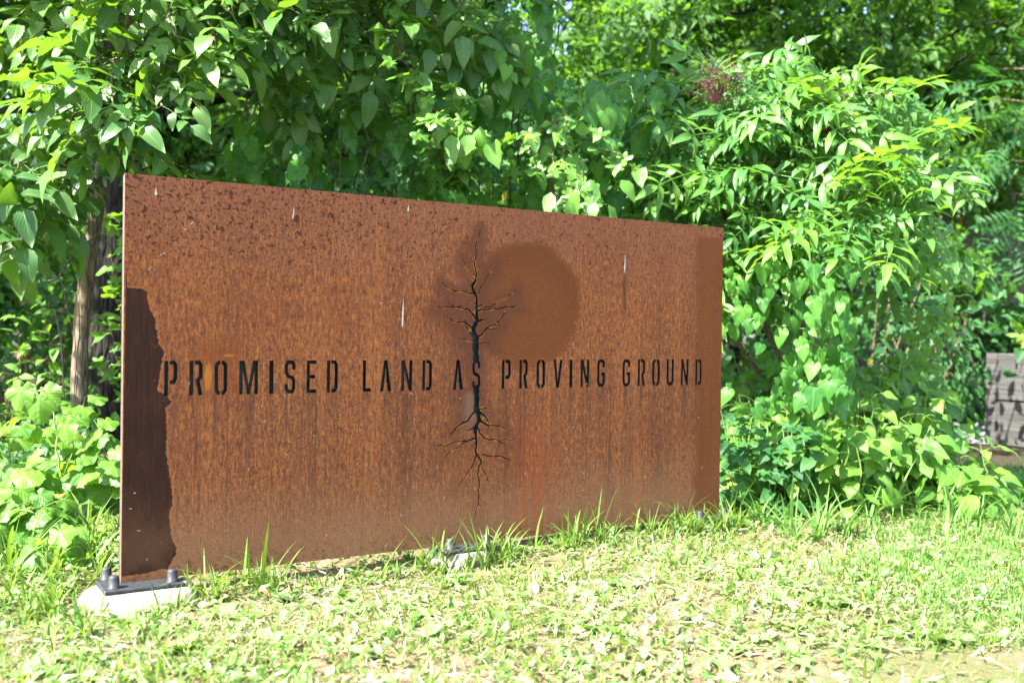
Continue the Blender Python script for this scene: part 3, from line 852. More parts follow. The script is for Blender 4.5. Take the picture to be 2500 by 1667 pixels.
def compound(leaflets, rach, tpl_fn, arch, seed):
    """pinnate leaf: leaflets=(t along rachis, side, length, out angle)"""
    r = np.random.default_rng(seed)
    V, F, uv = [], [], []
    n = 8
    ts = np.linspace(0, 1, n)
    P = np.stack([np.zeros(n), ts * rach, -arch * rach * ts ** 2], 1)
    tv, tf = tube_vf(P, np.linspace(0.011, 0.005, n) * rach, 3)
    V.append(tv); F.append(tf); uv.append(np.tile([[0.5, 0.5]], (len(tv), 1))); k = len(tv)
    for t, side, ln, out in leaflets:
        T = tpl_fn(r.integers(1, 99999))
        p = np.array([0, t * rach, -arch * rach * t * t])
        a = side * out + r.normal(0, .10)
        ca, sa = math.cos(a), math.sin(a)
        M = np.array([[ca, sa, 0], [-sa, ca, 0], [0, 0, 1.0]])
        tl = r.normal(-0.14, .15)
        X = np.array([[1, 0, 0], [0, math.cos(tl), -math.sin(tl)], [0, math.sin(tl), math.cos(tl)]])
        v = (T.V * ln) @ X.T @ M.T + p
        V.append(v); F.append(T.F + k); uv.append(T.uv); k += len(v)
    return Tpl(np.concatenate(V), np.concatenate(F), np.concatenate(uv))

def elder_leaf(s):
    r = np.random.default_rng(s)
    f = lambda q: blade(lance(0.150), 7, 1, 0.30, r.uniform(0.3, 1.2), wave=0.25, seed=q)
    L = []
    for t, k in ((0.34, .82), (0.56, 1.0), (0.78, 1.0), (0.97, .9)):
        for sd in (-1, 1):
            L.append((t + r.normal(0, .012), sd, 0.42 * k * r.uniform(.85, 1.1), r.uniform(1.0, 1.35)))
    L.append((1.0, 0, 0.42, 0))
    return compound(L, 0.88, f, r.uniform(0.05, 0.55), s)

def ash_leaf(s):
    r = np.random.default_rng(s)
    f = lambda q: blade(ovate(0.255), 6, 1, 0.22, r.uniform(0.2, 1.1), wave=0.15, seed=q)
    L = []
    for t in (0.42, 0.75):
        for sd in (-1, 1):
            L.append((t + r.normal(0, .02), sd, 0.40 * r.uniform(.85, 1.15), r.uniform(.95, 1.25)))
    L.append((1.0, 0, 0.50, 0))
    return compound(L, 0.62, f, r.uniform(0.1, 0.5), s)

def tree_of_heaven(s):
    r = np.random.default_rng(s)
    f = lambda q: blade(lance(0.17), 4, 1, 0.2, 0.4, seed=q)
    L = []
    for t in np.linspace(0.2, 0.95, 7):
        for sd in (-1, 1):
            L.append((t, sd, 0.27 * r.uniform(.85, 1.1), r.uniform(1.15, 1.4)))
    L.append((1.0, 0, 0.26, 0))
    return compound(L, 0.85, f, r.uniform(0.2, 0.5), s)

def lobed_r(depth, nl, base):
    def f(x):
        k = abs(x) / math.pi
        return (0.62 - 0.25 * k) * (1 - depth * (0.5 - 0.5 * math.cos(nl * x * 1.0)) ** 1.5) * (0.35 if abs(x) > 2.95 else 1.0) * base
    return f

def serrate(q, f, a=0.05):
    return lambda x: f(x) * (1 + a * math.sin(q * x))

_ha = np.radians([0, 7, 18, 35, 60, 90, 120, 148, 168, 180])
_hr = np.array([1.0, .86, .70, .56, .48, .45, .42, .35, .20, .04]) * 0.80
heart_r = lambda x: float(np.interp(abs(x), _ha, _hr))

TPL = {
    'ash': [ash_leaf(s) for s in range(4)],
    'ovate': [blade(ovate(0.27), 6, 1, 0.22, d, wave=0.18, seed=i) for i, d in enumerate((0.2, 0.7, 1.2, 0.5))],
    'heart': [polar(heart_r, 24, cu, wv, i) for i, (cu, wv) in enumerate(((0.15, .02), (0.4, .035), (0.65, .03), (0.28, .05)))],
    'lobed': [polar(lobed_r(0.55, 5, 1.0), 26, c, 0.05, i) for i, c in enumerate((0.2, 0.5, 0.1))] + [blade(ovate(0.33), 6, 1, 0.25, 0.9, wave=0.3, seed=8)],
    'elder': [elder_leaf(s) for s in range(10, 15)],
    'toh': [tree_of_heaven(s) for s in range(3)],
    'weed': [blade(ovate(0.33), 7, 2, 0.15, d, heart=0.06, wave=0.18, seed=i) for i, d in enumerate((0.3, 0.8, 1.3, 0.5))],
    'broad': [polar(serrate(17, lobed_r(0.20, 5, 1.0), 0.05), 40, c, 0.05, i) for i, c in enumerate((0.25, 0.6, 0.4))],
    'squash': [polar(serrate(23, lobed_r(0.34, 5, 1.0), 0.06), 60, c, 0.06, i) for i, c in enumerate((0.2, 0.5))],
    'small': [blade(ovate(0.28), 4, 1, 0.25, d, seed=i) for i, d in enumerate((0.2, 0.9, 0.5))],
    'spray5': None,
    'far5': None,
    'mid6': None,
}
def spray_tpl(n, ln, seed, w=0.30):
    """a leafy shoot tip: n simple leaves on one twig, unit sized (for far crowns)"""
    r = np.random.default_rng(seed)
    V, F, uv, k = [], [], [], 0
    for i in range(n):
        T = blade(ovate(w), 3, 1, 0.2, r.uniform(0, 1.0), seed=i)
        t = i / max(1, n - 1)
        a = (1 if i % 2 else -1) * r.uniform(0.6, 1.3) * (1 - t * 0.8)
        M = np.array([[math.cos(a), math.sin(a), 0], [-math.sin(a), math.cos(a), 0], [0, 0, 1.0]])
        b = r.normal(-0.3, 0.4)
        X = np.array([[1, 0, 0], [0, math.cos(b), -math.sin(b)], [0, math.sin(b), math.cos(b)]])
        v = (T.V * ln * r.uniform(.8, 1.15)) @ X.T @ M.T + [0, t * 0.75, r.normal(0, .05)]
        V.append(v); F.append(T.F + k); uv.append(T.uv); k += len(v)
    return Tpl(np.concatenate(V), np.concatenate(F), np.concatenate(uv))
def flat_spray(n, ln, seed, w=0.30, fold=True):
    r = np.random.default_rng(seed)
    V, F, uv, k = [], [], [], 0
    for i in range(n):
        L = ln * r.uniform(.7, 1.2)
        z = .12 * L
        T = [(0, 0, 0), (w * L, .42 * L, z), (0, L, -.15 * L), (-w * L, .42 * L, z)] + ([(0, .45 * L, -.02 * L)] if fold else [])
        f = [(0, 1, 4), (1, 2, 4), (2, 3, 4), (3, 0, 4)] if fold else [(0, 1, 2), (0, 2, 3)]
        t = i / max(1, n - 1)
        a = (1 if i % 2 else -1) * r.uniform(.5, 1.4) * (1 - t * .8); b = r.normal(-.3, .45)
        M = np.array([[math.cos(a), math.sin(a), 0], [-math.sin(a), math.cos(a), 0], [0, 0, 1.0]])
        X = np.array([[1, 0, 0], [0, math.cos(b), -math.sin(b)], [0, math.sin(b), math.cos(b)]])
        v = np.array(T) @ X.T @ M.T + [0, t * .8, r.normal(0, .05)]
        V.append(v); F.append(np.array(f) + k); uv.append([(.5, 0), (1, .4), (.5, 1), (0, .4)] + ([(.5, .45)] if fold else [])); k += len(v)
    return Tpl(np.concatenate(V), np.concatenate(F), np.concatenate(uv))
TPL['far5'] = [flat_spray(5, .45, s, .30, False) for s in range(4)]
TPL['mid6'] = [flat_spray(7, .40, s, .27) for s in range(6)]
TPL['spray5'] = [spray_tpl(6, 0.42, s) for s in range(5)]

def frame(tip, nrm):
    y = tip / np.maximum(np.linalg.norm(tip), 1e-9)
    z = nrm - (nrm @ y) * y
    l = np.linalg.norm(z)
    z = z / l if l > 1e-6 else np.array([0, 0, 1.0])
    x = np.cross(y, z)
    return np.stack([x, y, z], 1)

def unit(v):
    v = np.asarray(v, float)
    return v / max(np.linalg.norm(v), 1e-9)

def merge(items, name, mat):
    """items: (tpl, R3x3, scale, pos, tint) -> one mesh"""
    groups = {}
    for it in items:
        groups.setdefault(id(it[0]), []).append(it)
    VV, FF, UU, TT, off = [], [], [], [], 0
    for g in groups.values():
        T = g[0][0]
        R = np.stack([i[1] for i in g]); s = np.array([i[2] for i in g]); p = np.stack([i[3] for i in g]); ti = np.array([i[4] for i in g])
        V = np.einsum('nij,vj->nvi', R, T.V) * s[:, None, None] + p[:, None, :]
        n, v = V.shape[:2]
        VV.append(V.reshape(-1, 3)); UU.append(np.tile(T.uv, (n, 1))); TT.append(np.repeat(ti, v))
        FF.append((T.F[None] + (np.arange(n) * v)[:, None, None]).reshape(-1, 3) + off)
        off += n * v
    return tri_mesh(name, np.concatenate(VV), np.concatenate(FF), np.concatenate(UU), {'tint': np.concatenate(TT)}, True, mat)

LEAF_MESH = {}
def leaf_mesh(tpl, mat, tint):
    b = min(5, int(tint * 6))
    if tint > 0.99: b = 6
    k = (id(tpl), mat.name, b)
    if k not in LEAF_MESH:
        tv = 0.997 if b == 6 else (b + 0.5) / 6
        LEAF_MESH[k] = tri_mesh('leaf', tpl.V, tpl.F, tpl.uv, {'tint': np.full(len(tpl.V), tv)}, True, mat)
    return LEAF_MESH[k]

# plate outline on the picture, to know which leaves it hides
def behind_plate(P):
    P = np.asarray(P, float)
    R = P - CAM
    den = R @ PN
    t = ((PLATE_O - CAM) @ PN) / np.where(np.abs(den) < 1e-9, 1e-9, den)
    Q = CAM + R * t[:, None] - PLATE_O
    u = Q @ PD
    return (t > 0) & (t < 1) & (u > 0) & (u < PW) & (Q[:, 2] > 0) & (Q[:, 2] < PH)

class Plant:
    def __init__(self, name, base, label, cat, group=None):
        self.base = np.array(base, float)
        self.root = empty(name, base, label, cat, group)
        self.items, self.tubes = [], []
    def leaf(self, kind, mat, pos, tip, nrm, size, tint=None):
        tp = TPL[kind][rng.integers(len(TPL[kind]))]
        tint = rng.random() ** 1.1 if tint is None else tint
        if kind in ('elder', 'ash', 'toh', 'mid6', 'far5') or (kind in ('heart', 'weed', 'ovate') and rng.random() < .9): tint *= 0.98
        self.items.append((tp, frame(np.asarray(tip, float), np.asarray(nrm, float)), size, np.asarray(pos, float) - self.base, tint, mat))
    def tube(self, P, R, n=5):
        self.tubes.append(tube_vf(np.asarray(P) - self.base, R, n))
    def stems(self, name, mat):
        if self.tubes:
            V, F, o = [], [], 0
            for v, f in self.tubes:
                V.append(v); F.append(f + o); o += len(v)
            link(name, tri_mesh(name, np.concatenate(V), np.concatenate(F), smooth=True, mat=mat), self.root)
            self.tubes = []
    def done(self, nobj=120, part='leaf', rest='foliage'):
        if not self.items: return
        pos = np.stack([i[3] for i in self.items]) + self.base
        size = np.array([i[2] for i in self.items])
        px, py, z = project(pos)
        ok = (px > -40) & (px < 2540) & (py > -40) & (py < 1700) & (z > 0.3) & ~behind_plate(pos)
        score = np.where(ok, size / np.maximum(z, .3) * FPX, -1)
        order = np.argsort(-score)
        single = [i for i in order[:nobj] if score[i] > 10]
        chosen = set(int(i) for i in single)
        for i in single:
            tp, R, s, p, ti, mat = self.items[i]
            o = bpy.data.objects.new(part, leaf_mesh(tp, mat, ti))
            COL.objects.link(o)
            o.parent = self.root
            o.matrix_basis = Matrix([[*(R[k] * s), p[k]] for k in range(3)] + [[0, 0, 0, 1]])
        by = {}
        for i, it in enumerate(self.items):
            if i not in chosen:
                by.setdefault(it[5].name, []).append(it)
        for k, its in by.items():
            o = link(rest, merge(its, rest, its[0][5]), self.root)
            o['kind'] = 'stuff'

def curve(a, b, sag=0.0, n=8, jit=0.0, bow=None):
    a, b = np.asarray(a, float), np.asarray(b, float)
    t = np.linspace(0, 1, n)[:, None]
    P = a + (b - a) * t
    P[:, 2] += sag * 4 * (t * (1 - t))[:, 0]
    if bow is not None:
        P += np.asarray(bow) * 4 * t * (1 - t)
    if jit:
        J = rng.normal(0, jit, P.shape); J[0] = 0; J[-1] = 0
        P += J
    return P

CAMWARD = np.array([0, -1.0, 0])
def spray(pl, a, b, kind, mat, size, step, r0=0.006, sag=0.05, spread=0.7, up=0.55, face=0.5, droop=0.35, jit=0.35, petiole=0.0, tints=None, sides=0, tipn=2):
    """a twig from a to b carrying leaves; sides = number of side shoots"""
    a, b = np.asarray(a, float), np.asarray(b, float)
    L = np.linalg.norm(b - a)
    n = max(5, int(L / 0.08))
    P = curve(a, b, sag, n, 0.012)
    pl.tube(P, np.linspace(r0, r0 * 0.4, n), 4)
    T = np.gradient(P, axis=0)
    m = max(2, int(L / step))
    for i in range(m + tipn):
        f = min(1.0, (i + 1 + rng.uniform(-.3, .3)) / m)
        if f < 0.08: continue
        q = f * (n - 1); k = int(min(n - 2, q)); p = P[k] + (P[k + 1] - P[k]) * (q - k)
        d = unit(T[k])
        s = unit(np.cross(d, [0, 0, 1.0]) + 1e-6) * (1 if i % 2 else -1)
        tip = unit(d * (1 - spread) + s * spread + np.array([0, 0, -droop]) + rng.normal(0, jit * 0.6, 3) + CAMWARD * 0.15)
        nr = unit(np.array([0, 0, up]) + CAMWARD * face + SUN * 0.25 + rng.normal(0, jit, 3))
        pl.leaf(kind, mat, p + tip * petiole, tip, nr, size * rng.uniform(.55, 1.18), None if tints is None else tints())
    for k in range(sides):
        f = rng.uniform(0.25, 0.9)
        p = P[int(f * (n - 1))]
        d = unit((b - a) / L * 0.6 + rng.normal(0, 0.55, 3) + CAMWARD * 0.25)
        spray(pl, p, p + d * L * rng.uniform(.25, .45), kind, mat, size, step, r0 * .5, 0.02, spread, up, face, droop, jit, petiole, tints, 0, tipn)

def blob(pl, c, r, n, kind, mat, size, up=0.6, face=0.35, jit=0.45, droop=0.4, shell=0.45, seed=None):
    """clumpy cloud of leaves / shoots in an ellipsoid"""
    c, r = np.asarray(c, float), np.asarray(r, float)
    k = max(4, n // 45)
    cl = rng.normal(0, 1, (k, 3)); cl /= np.linalg.norm(cl, axis=1)[:, None]
    cl *= rng.uniform(shell, 1.0, (k, 1)) ** 0.6
    for i in range(n):
        q = cl[rng.integers(k)] + rng.normal(0, 0.17, 3)
        p = c + q * r
        out = unit(q * r)
        tip = unit(out * 0.7 + np.array([0, 0, -droop]) + rng.normal(0, 0.5, 3))
        nr = unit(np.array([0, 0, up]) + out * 0.4 + CAMWARD * face + rng.normal(0, jit, 3))
        if p[2] < 0.02: p[2] = rng.uniform(0.02, 0.2)
        pl.leaf(kind, mat, p, tip, nr, size * rng.uniform(.6, 1.25))

# ------------------------------------------------------------------ path, fence, shed, planter
def build_setting():
    grav = mat_simple('grey_gravel', (0.20, 0.20, 0.21), (0.40, 0.40, 0.41), 45, 0.9, 0, 0.2, 0.8, dist=0.02)
    xs = np.linspace(-14, 14, 57)
    V, F = [], []
    for i, x in enumerate(xs):
        y = 8.4 + 0.25 * math.sin(x * 0.5)
        V += [(x, y - 0.95 + 0.05 * math.sin(x * 3), 0.004), (x, y + 0.95 + 0.06 * math.sin(x * 2.3 + 1), 0.004)]
    F = [(2 * i, 2 * i + 2, 2 * i + 3, 2 * i + 1) for i in range(len(xs) - 1)]
    tag(link('gravel_path', tri_mesh('gravel_path', np.array(V), np.array(F), mat=grav)), kind='structure')
    T = Tpl([(1, 0, 0), (-.9, .2, 0), (0, .8, .1), (.1, -.9, .05), (0, 0, .7), (.4, .5, .45)], [(0, 5, 4), (5, 2, 4), (2, 1, 4), (1, 3, 4), (3, 0, 4)], [(0, 0)] * 6)
    items = []
    for k in range(6000):
        x = rng.uniform(-7, 7); y = 8.4 + 0.25 * math.sin(x * 0.5) + rng.uniform(-1, 1)
        a = rng.uniform(0, 6.28)
        R = np.array([[math.cos(a), -math.sin(a), 0], [math.sin(a), math.cos(a), 0], [0, 0, 1.0]])
        items.append((T, R, rng.uniform(.012, .03), np.array([x, y, 0.005]), rng.random()))
    tag(link('gravel', merge(items, 'gravel', grav)), 'loose grey gravel stones on the path behind the weeds', 'gravel', kind='stuff')

    # post and rail fence on the left
    wood = mat_simple('tan_fence_wood', (0.20, 0.135, 0.070), (0.33, 0.24, 0.13), 8, 0.8, 0, 0.2, 0.3, (1, 12, 12))
    redw = mat_simple('red_brown_fence_wood', (0.13, 0.055, 0.035), (0.20, 0.09, 0.055), 8, 0.8, 0, 0.2, 0.3, (1, 12, 12))
    f = empty('rail_fence', (-5.6, 9.9, 0), 'tan wooden post and rail fence glimpsed left of the thin trunk', 'fence')
    for x in (-2.8, -0.9, 1.0, 2.4):
        box('post', x - .06, x + .06, -.06, .06, -0.05, 1.12, wood, f, .006)
    for z, m in ((1.00, wood), (0.52, redw)):
        for x0, x1 in ((-2.8, -0.9), (-0.9, 1.0), (1.0, 2.4)):
            box('rail', x0 + .003, x1 - .003, -.095, -.063, z - .055, z + .055, m, f, .004)

    # weathered shed of upright boards with a stone pier
    grey = mat_simple('weathered_grey_board', (0.10, 0.09, 0.08), (0.24, 0.22, 0.20), 3, 0.85, 0, 0.15, 0.5, (14, 14, 1))
    orange = mat_simple('orange_cedar_board', (0.42, 0.17, 0.055), (0.55, 0.25, 0.09), 3, 0.8, 0, 0.2, 0.4, (14, 14, 1))
    s = empty('board_shed', (5.6, 11.3, 0), 'weathered grey upright board shed with one orange board behind the shrubs', 'shed')
    x = -2.0
    k = 0
    while x < 2.6:
        w = rng.uniform(.13, .19)
        o = box('board', x + .004, x + w - .004, rng.uniform(-.012, 0.0), .03, 0.05, 2.55 + rng.uniform(-.02, .02), orange if k == 8 else grey, s, .003)
        if k == 8: o['label'] = 'orange unweathered board'
        x += w; k += 1
    box('roof', -2.05, 2.65, -.02, 2.2, 2.62, 2.70, mat_simple('shed_roof_felt', (0.04, 0.04, 0.042), (0.08, 0.08, 0.08), 30), s, .01)
    stone = mat_simple('tan_grey_stone', (0.10, 0.085, 0.06), (0.20, 0.17, 0.125), 9, 0.9, 0, 0.2, 0.7, dist=0.02)
    mort = mat_simple('dark_mortar', (0.09, 0.08, 0.065), (0.14, 0.12, 0.10), 30, 0.95)
    w = empty('stone_wall', (5.55, 10.5, 0), 'low tan stone block wall in shade beside the shed', 'wall')
    box('mortar_core', -0.45, 1.75, .035, .30, -0.05, 1.62, mort, w, 0)
    z = 0.0
    while z < 1.58:
        h = rng.uniform(.14, .19); x = -0.47 + rng.uniform(-.1, 0)
        while x < 1.72:
            l = rng.uniform(.24, .46)
            box('stone', max(x, -.47) + .006, min(x + l, 1.78) - .006, rng.uniform(-.012, .008), .2, z + .006, z + h - .006, stone, w, .014)
            x += l
        z += h

    # raised planter of grey planks
    plank = mat_simple('silvery_planter_plank', (0.038, 0.037, 0.035), (0.095, 0.092, 0.088), 2.2, 0.85, 0, 0.15, 0.25, (1.0, 30, 30))
    A = at(2413, 1083, 7.72); A[2] = 0
    pr = empty('planter_box', A, 'raised planter box of silver grey planks at the gravel path', 'planter', rz=math.radians(-63))
    for z0, z1 in ((0.0, 0.335), (0.345, 0.70)):
        box('plank', 0.0, 2.6, 0.0, 0.045, z0, z1, plank, pr, .006)
        box('plank', 0.0, 2.6, 1.15, 1.195, z0, z1, plank, pr, .004)
        for x0 in (0.0, 2.555):
            box('end_plank', x0 + .0, x0 + .045, .047, 1.148, z0, z1, plank, pr, .004)
    box('corner_post', -0.012, 0.085, -0.006, -0.001, 0.0, 0.702, plank, pr, .001)
    soil = mat_simple('planter_soil', (0.05, 0.035, 0.025), (0.10, 0.075, 0.05), 30, 0.95)
    box('soil', 0.05, 2.55, 0.05, 1.14, 0.40, 0.66, soil, pr, .01)
    M = pr.matrix_basis.copy()
    R = np.array(Matrix.Rotation(math.radians(-63), 3, 'Z'))
    def P(x, y, z): return A + R @ np.array([x, y, 0]) + np.array([0, 0, z])
    sq = Plant('squash_plant', P(0.5, .5, .66), 'large pale lobed squash leaves growing out of the planter box', 'plant')
    for (x, y, h, s_) in ((0.9, .4, .72, .46), (1.15, .35, .92, .42), (0.25, .25, .16, .28), (0.55, .2, .20, .27), (.1, .55, .2, .24), (.85, .6, .3, .34), (1.5, .5, .6, .42), (.5, .8, .25, .3), (1.2, .8, .4, .36), (1.9, .4, .5, .4), (.3, .1, .10, .18), (.65, .1, .12, .2)):
        a = P(x, y, .64); b = P(x + rng.normal(0, .06) - .05, y - .05, .66 + h)
        sq.tube(curve(a, b, 0, 6, .008), .008)
        sq.leaf('squash', SQUASH, b, unit(np.array([-0.8, -.6, -.25]) + rng.normal(0, .3, 3)), unit(np.array([-.1, -.5, .9]) + rng.normal(0, .2, 3)), s_ * 1.05)
    for k in range(30):
        c = P(rng.uniform(0, 2.4), rng.uniform(.1, 1.0), .70 + rng.uniform(0, .2))
        sq.leaf('broad', WEED, c, unit(rng.normal(0, 1, 3) + [0, -.6, -.2]), unit(rng.normal(0, .4, 3) + [0, -.3, .9]), rng.uniform(.12, .2))
    sq.stems('stem', GSTEM); sq.done(60)
build_setting()

# ------------------------------------------------------------------ trees
def trunk(pl, pts, rad, mat, name='trunk', n=14):
    P = np.asarray(pts, float)
    t = np.linspace(0, 1, len(P)); tt = np.linspace(0, 1, len(P) * 6)
    Q = np.stack([np.interp(tt, t, P[:, i]) for i in range(3)], 1)
    for _ in range(6):
        Q[1:-1] = (Q[:-2] + Q[2:]) / 2 * 0.5 + Q[1:-1] * 0.5
    R = np.interp(tt, t, rad) * (1 + 0.05 * np.sin(tt * 40) + rng.normal(0, .02, len(tt)))
    pl.tube(Q, R, n)
    pl.stems(name, mat)

def background_tree(x, y, h, r, label, leaf=0.16, n=1500, low=0.6, mat=WOODL, kind='mid6', bark=BARK_D, tr=0.10, lean=0.0, group='woodland trees behind the clearing', nobj=0):
    pl = Plant('woodland_tree', (x, y, 0), label, 'tree', group)
    top = np.array([x + lean, y, h])
    trunk(pl, [(x, y, -0.1), (x + lean * .3 + rng.normal(0, .1), y, h * .35), (x + lean * .7, y + rng.normal(0, .1), h * .7), top], [tr, tr * .85, tr * .55, tr * .15], bark)
    nb = 13
    for k in range(nb):
        f = low / h + (1 - low / h) * (k + .5) / nb
        b0 = np.array([x + lean * f, y, h * f * .92])
        a = k * 2.4 + rng.normal(0, .3)
        rr = r * (0.55 + 0.55 * math.sin(math.pi * min(1, f * .9 + .08))) * rng.uniform(.75, 1.15)
        c = b0 + np.array([math.cos(a) * rr * .62, math.sin(a) * rr * .62, rr * .22])
        pl.tube(curve(b0, c, .1, 7, .02), np.linspace(tr * .30, .012, 7), 5)
        blob(pl, c, (rr * .62, rr * .62, rr * .40), n // nb, kind, mat, leaf)
    pl.stems('branches', bark)
    pl.done(nobj, 'leaf_spray', 'crown')

def build_background():
    T = [(-7.2, 12.5, 7.5, 2.6, 'broad woodland tree standing behind the rail fence'),
         (-4.4, 13.2, 7.0, 2.3, 'woodland tree between the fence and the wood'),
         (-1.9, 11.2, 6.5, 2.2, 'woodland tree directly behind the vine thicket'),
         (0.9, 12.0, 7.0, 2.4, 'yellow green woodland tree behind the vine thicket and mulberry'),
         (2.7, 10.4, 5.2, 1.9, 'sunlit woodland tree standing over the elder shrub'),
         (4.6, 13.6, 7.2, 2.4, 'tall woodland tree behind the board shed'),
         (6.9, 12.4, 6.6, 2.3, 'leafy woodland tree beside the board shed'),
         (3.4, 15.5, 8.0, 2.6, 'deep woodland tree with sky between its leaves'),
         (9.6, 13.0, 7.5, 2.6, 'woodland tree past the planter box')]
    for k, (x, y, h, r, lab) in enumerate(T):
        near = x > -2.5 and x < 7.5
        background_tree(x, y, h, r, lab, leaf=0.27 if near else .32, n=2700 if near else 1100, low=0.9 if k not in (5, 6) else 2.2, tr=.09 + .02 * (k % 3))
    for x, y, h, r, low, lab in ((1.7, 9.3, 5.4, 1.7, 1.2, 'shaded woodland tree between the vine thicket and the elder'), (3.9, 10.2, 5.8, 1.9, 2.5, 'leafy woodland tree over the dark bush and grey boards'), (5.7, 10.1, 5.8, 1.8, 2.4, 'leafy woodland tree overhanging the stone wall'), (0.2, 10.2, 6.0, 1.8, 1.4, 'woodland tree behind the vine column')):
        background_tree(x, y, h, r, lab, leaf=.25, n=2500, low=low, tr=.07)
    # feathery young tree with pinnate leaves by the shed
    pl = Plant('ailanthus_sapling', (4.75, 8.9, 0), 'young tree with long feathery pinnate leaves beside the stone wall', 'tree')
    trunk(pl, [(4.75, 8.9, -.05), (4.72, 8.85, 1.2), (4.8, 8.8, 2.3), (4.78, 8.75, 3.2)], [.035, .03, .022, .01], BARK_G)
    for k in range(30):
        z = 1.45 + 1.9 * (k / 30); a = k * 2.4
        d = unit([math.cos(a), math.sin(a) - .5, .15])
        p = np.array([4.78, 8.8, z])
        q = p + d * rng.uniform(.15, .6)
        pl.tube(curve(p, q, .02, 4), .006, 4)
        for j in range(4):
            pl.leaf('toh', DARKL, q + rng.normal(0, .12, 3), unit(d + rng.normal(0, .5, 3) + [0, 0, -.5]), unit([0, -.6, .7] + rng.normal(0, .3, 3)), rng.uniform(.38, .52))
    pl.stems('branches', BARK_G); pl.done(60)
    # closing mass of far woodland
    pl = Plant('woodland', (0, 19, 0), 'dark leafy mass of woodland closing the view behind the trees', 'woodland')
    pl.root['kind'] = 'stuff'
    for k in range(150):
        x = rng.uniform(-14, 18); y = rng.uniform(15.5, 22)
        zt = 5.6 if x > 0 else 6.5
        blob(pl, (x, y, rng.uniform(.3, zt)), (1.9, 1.2, 1.3), 100, 'far5', WOODL, 0.55)
    pl.done(0, rest='foliage')
build_background()

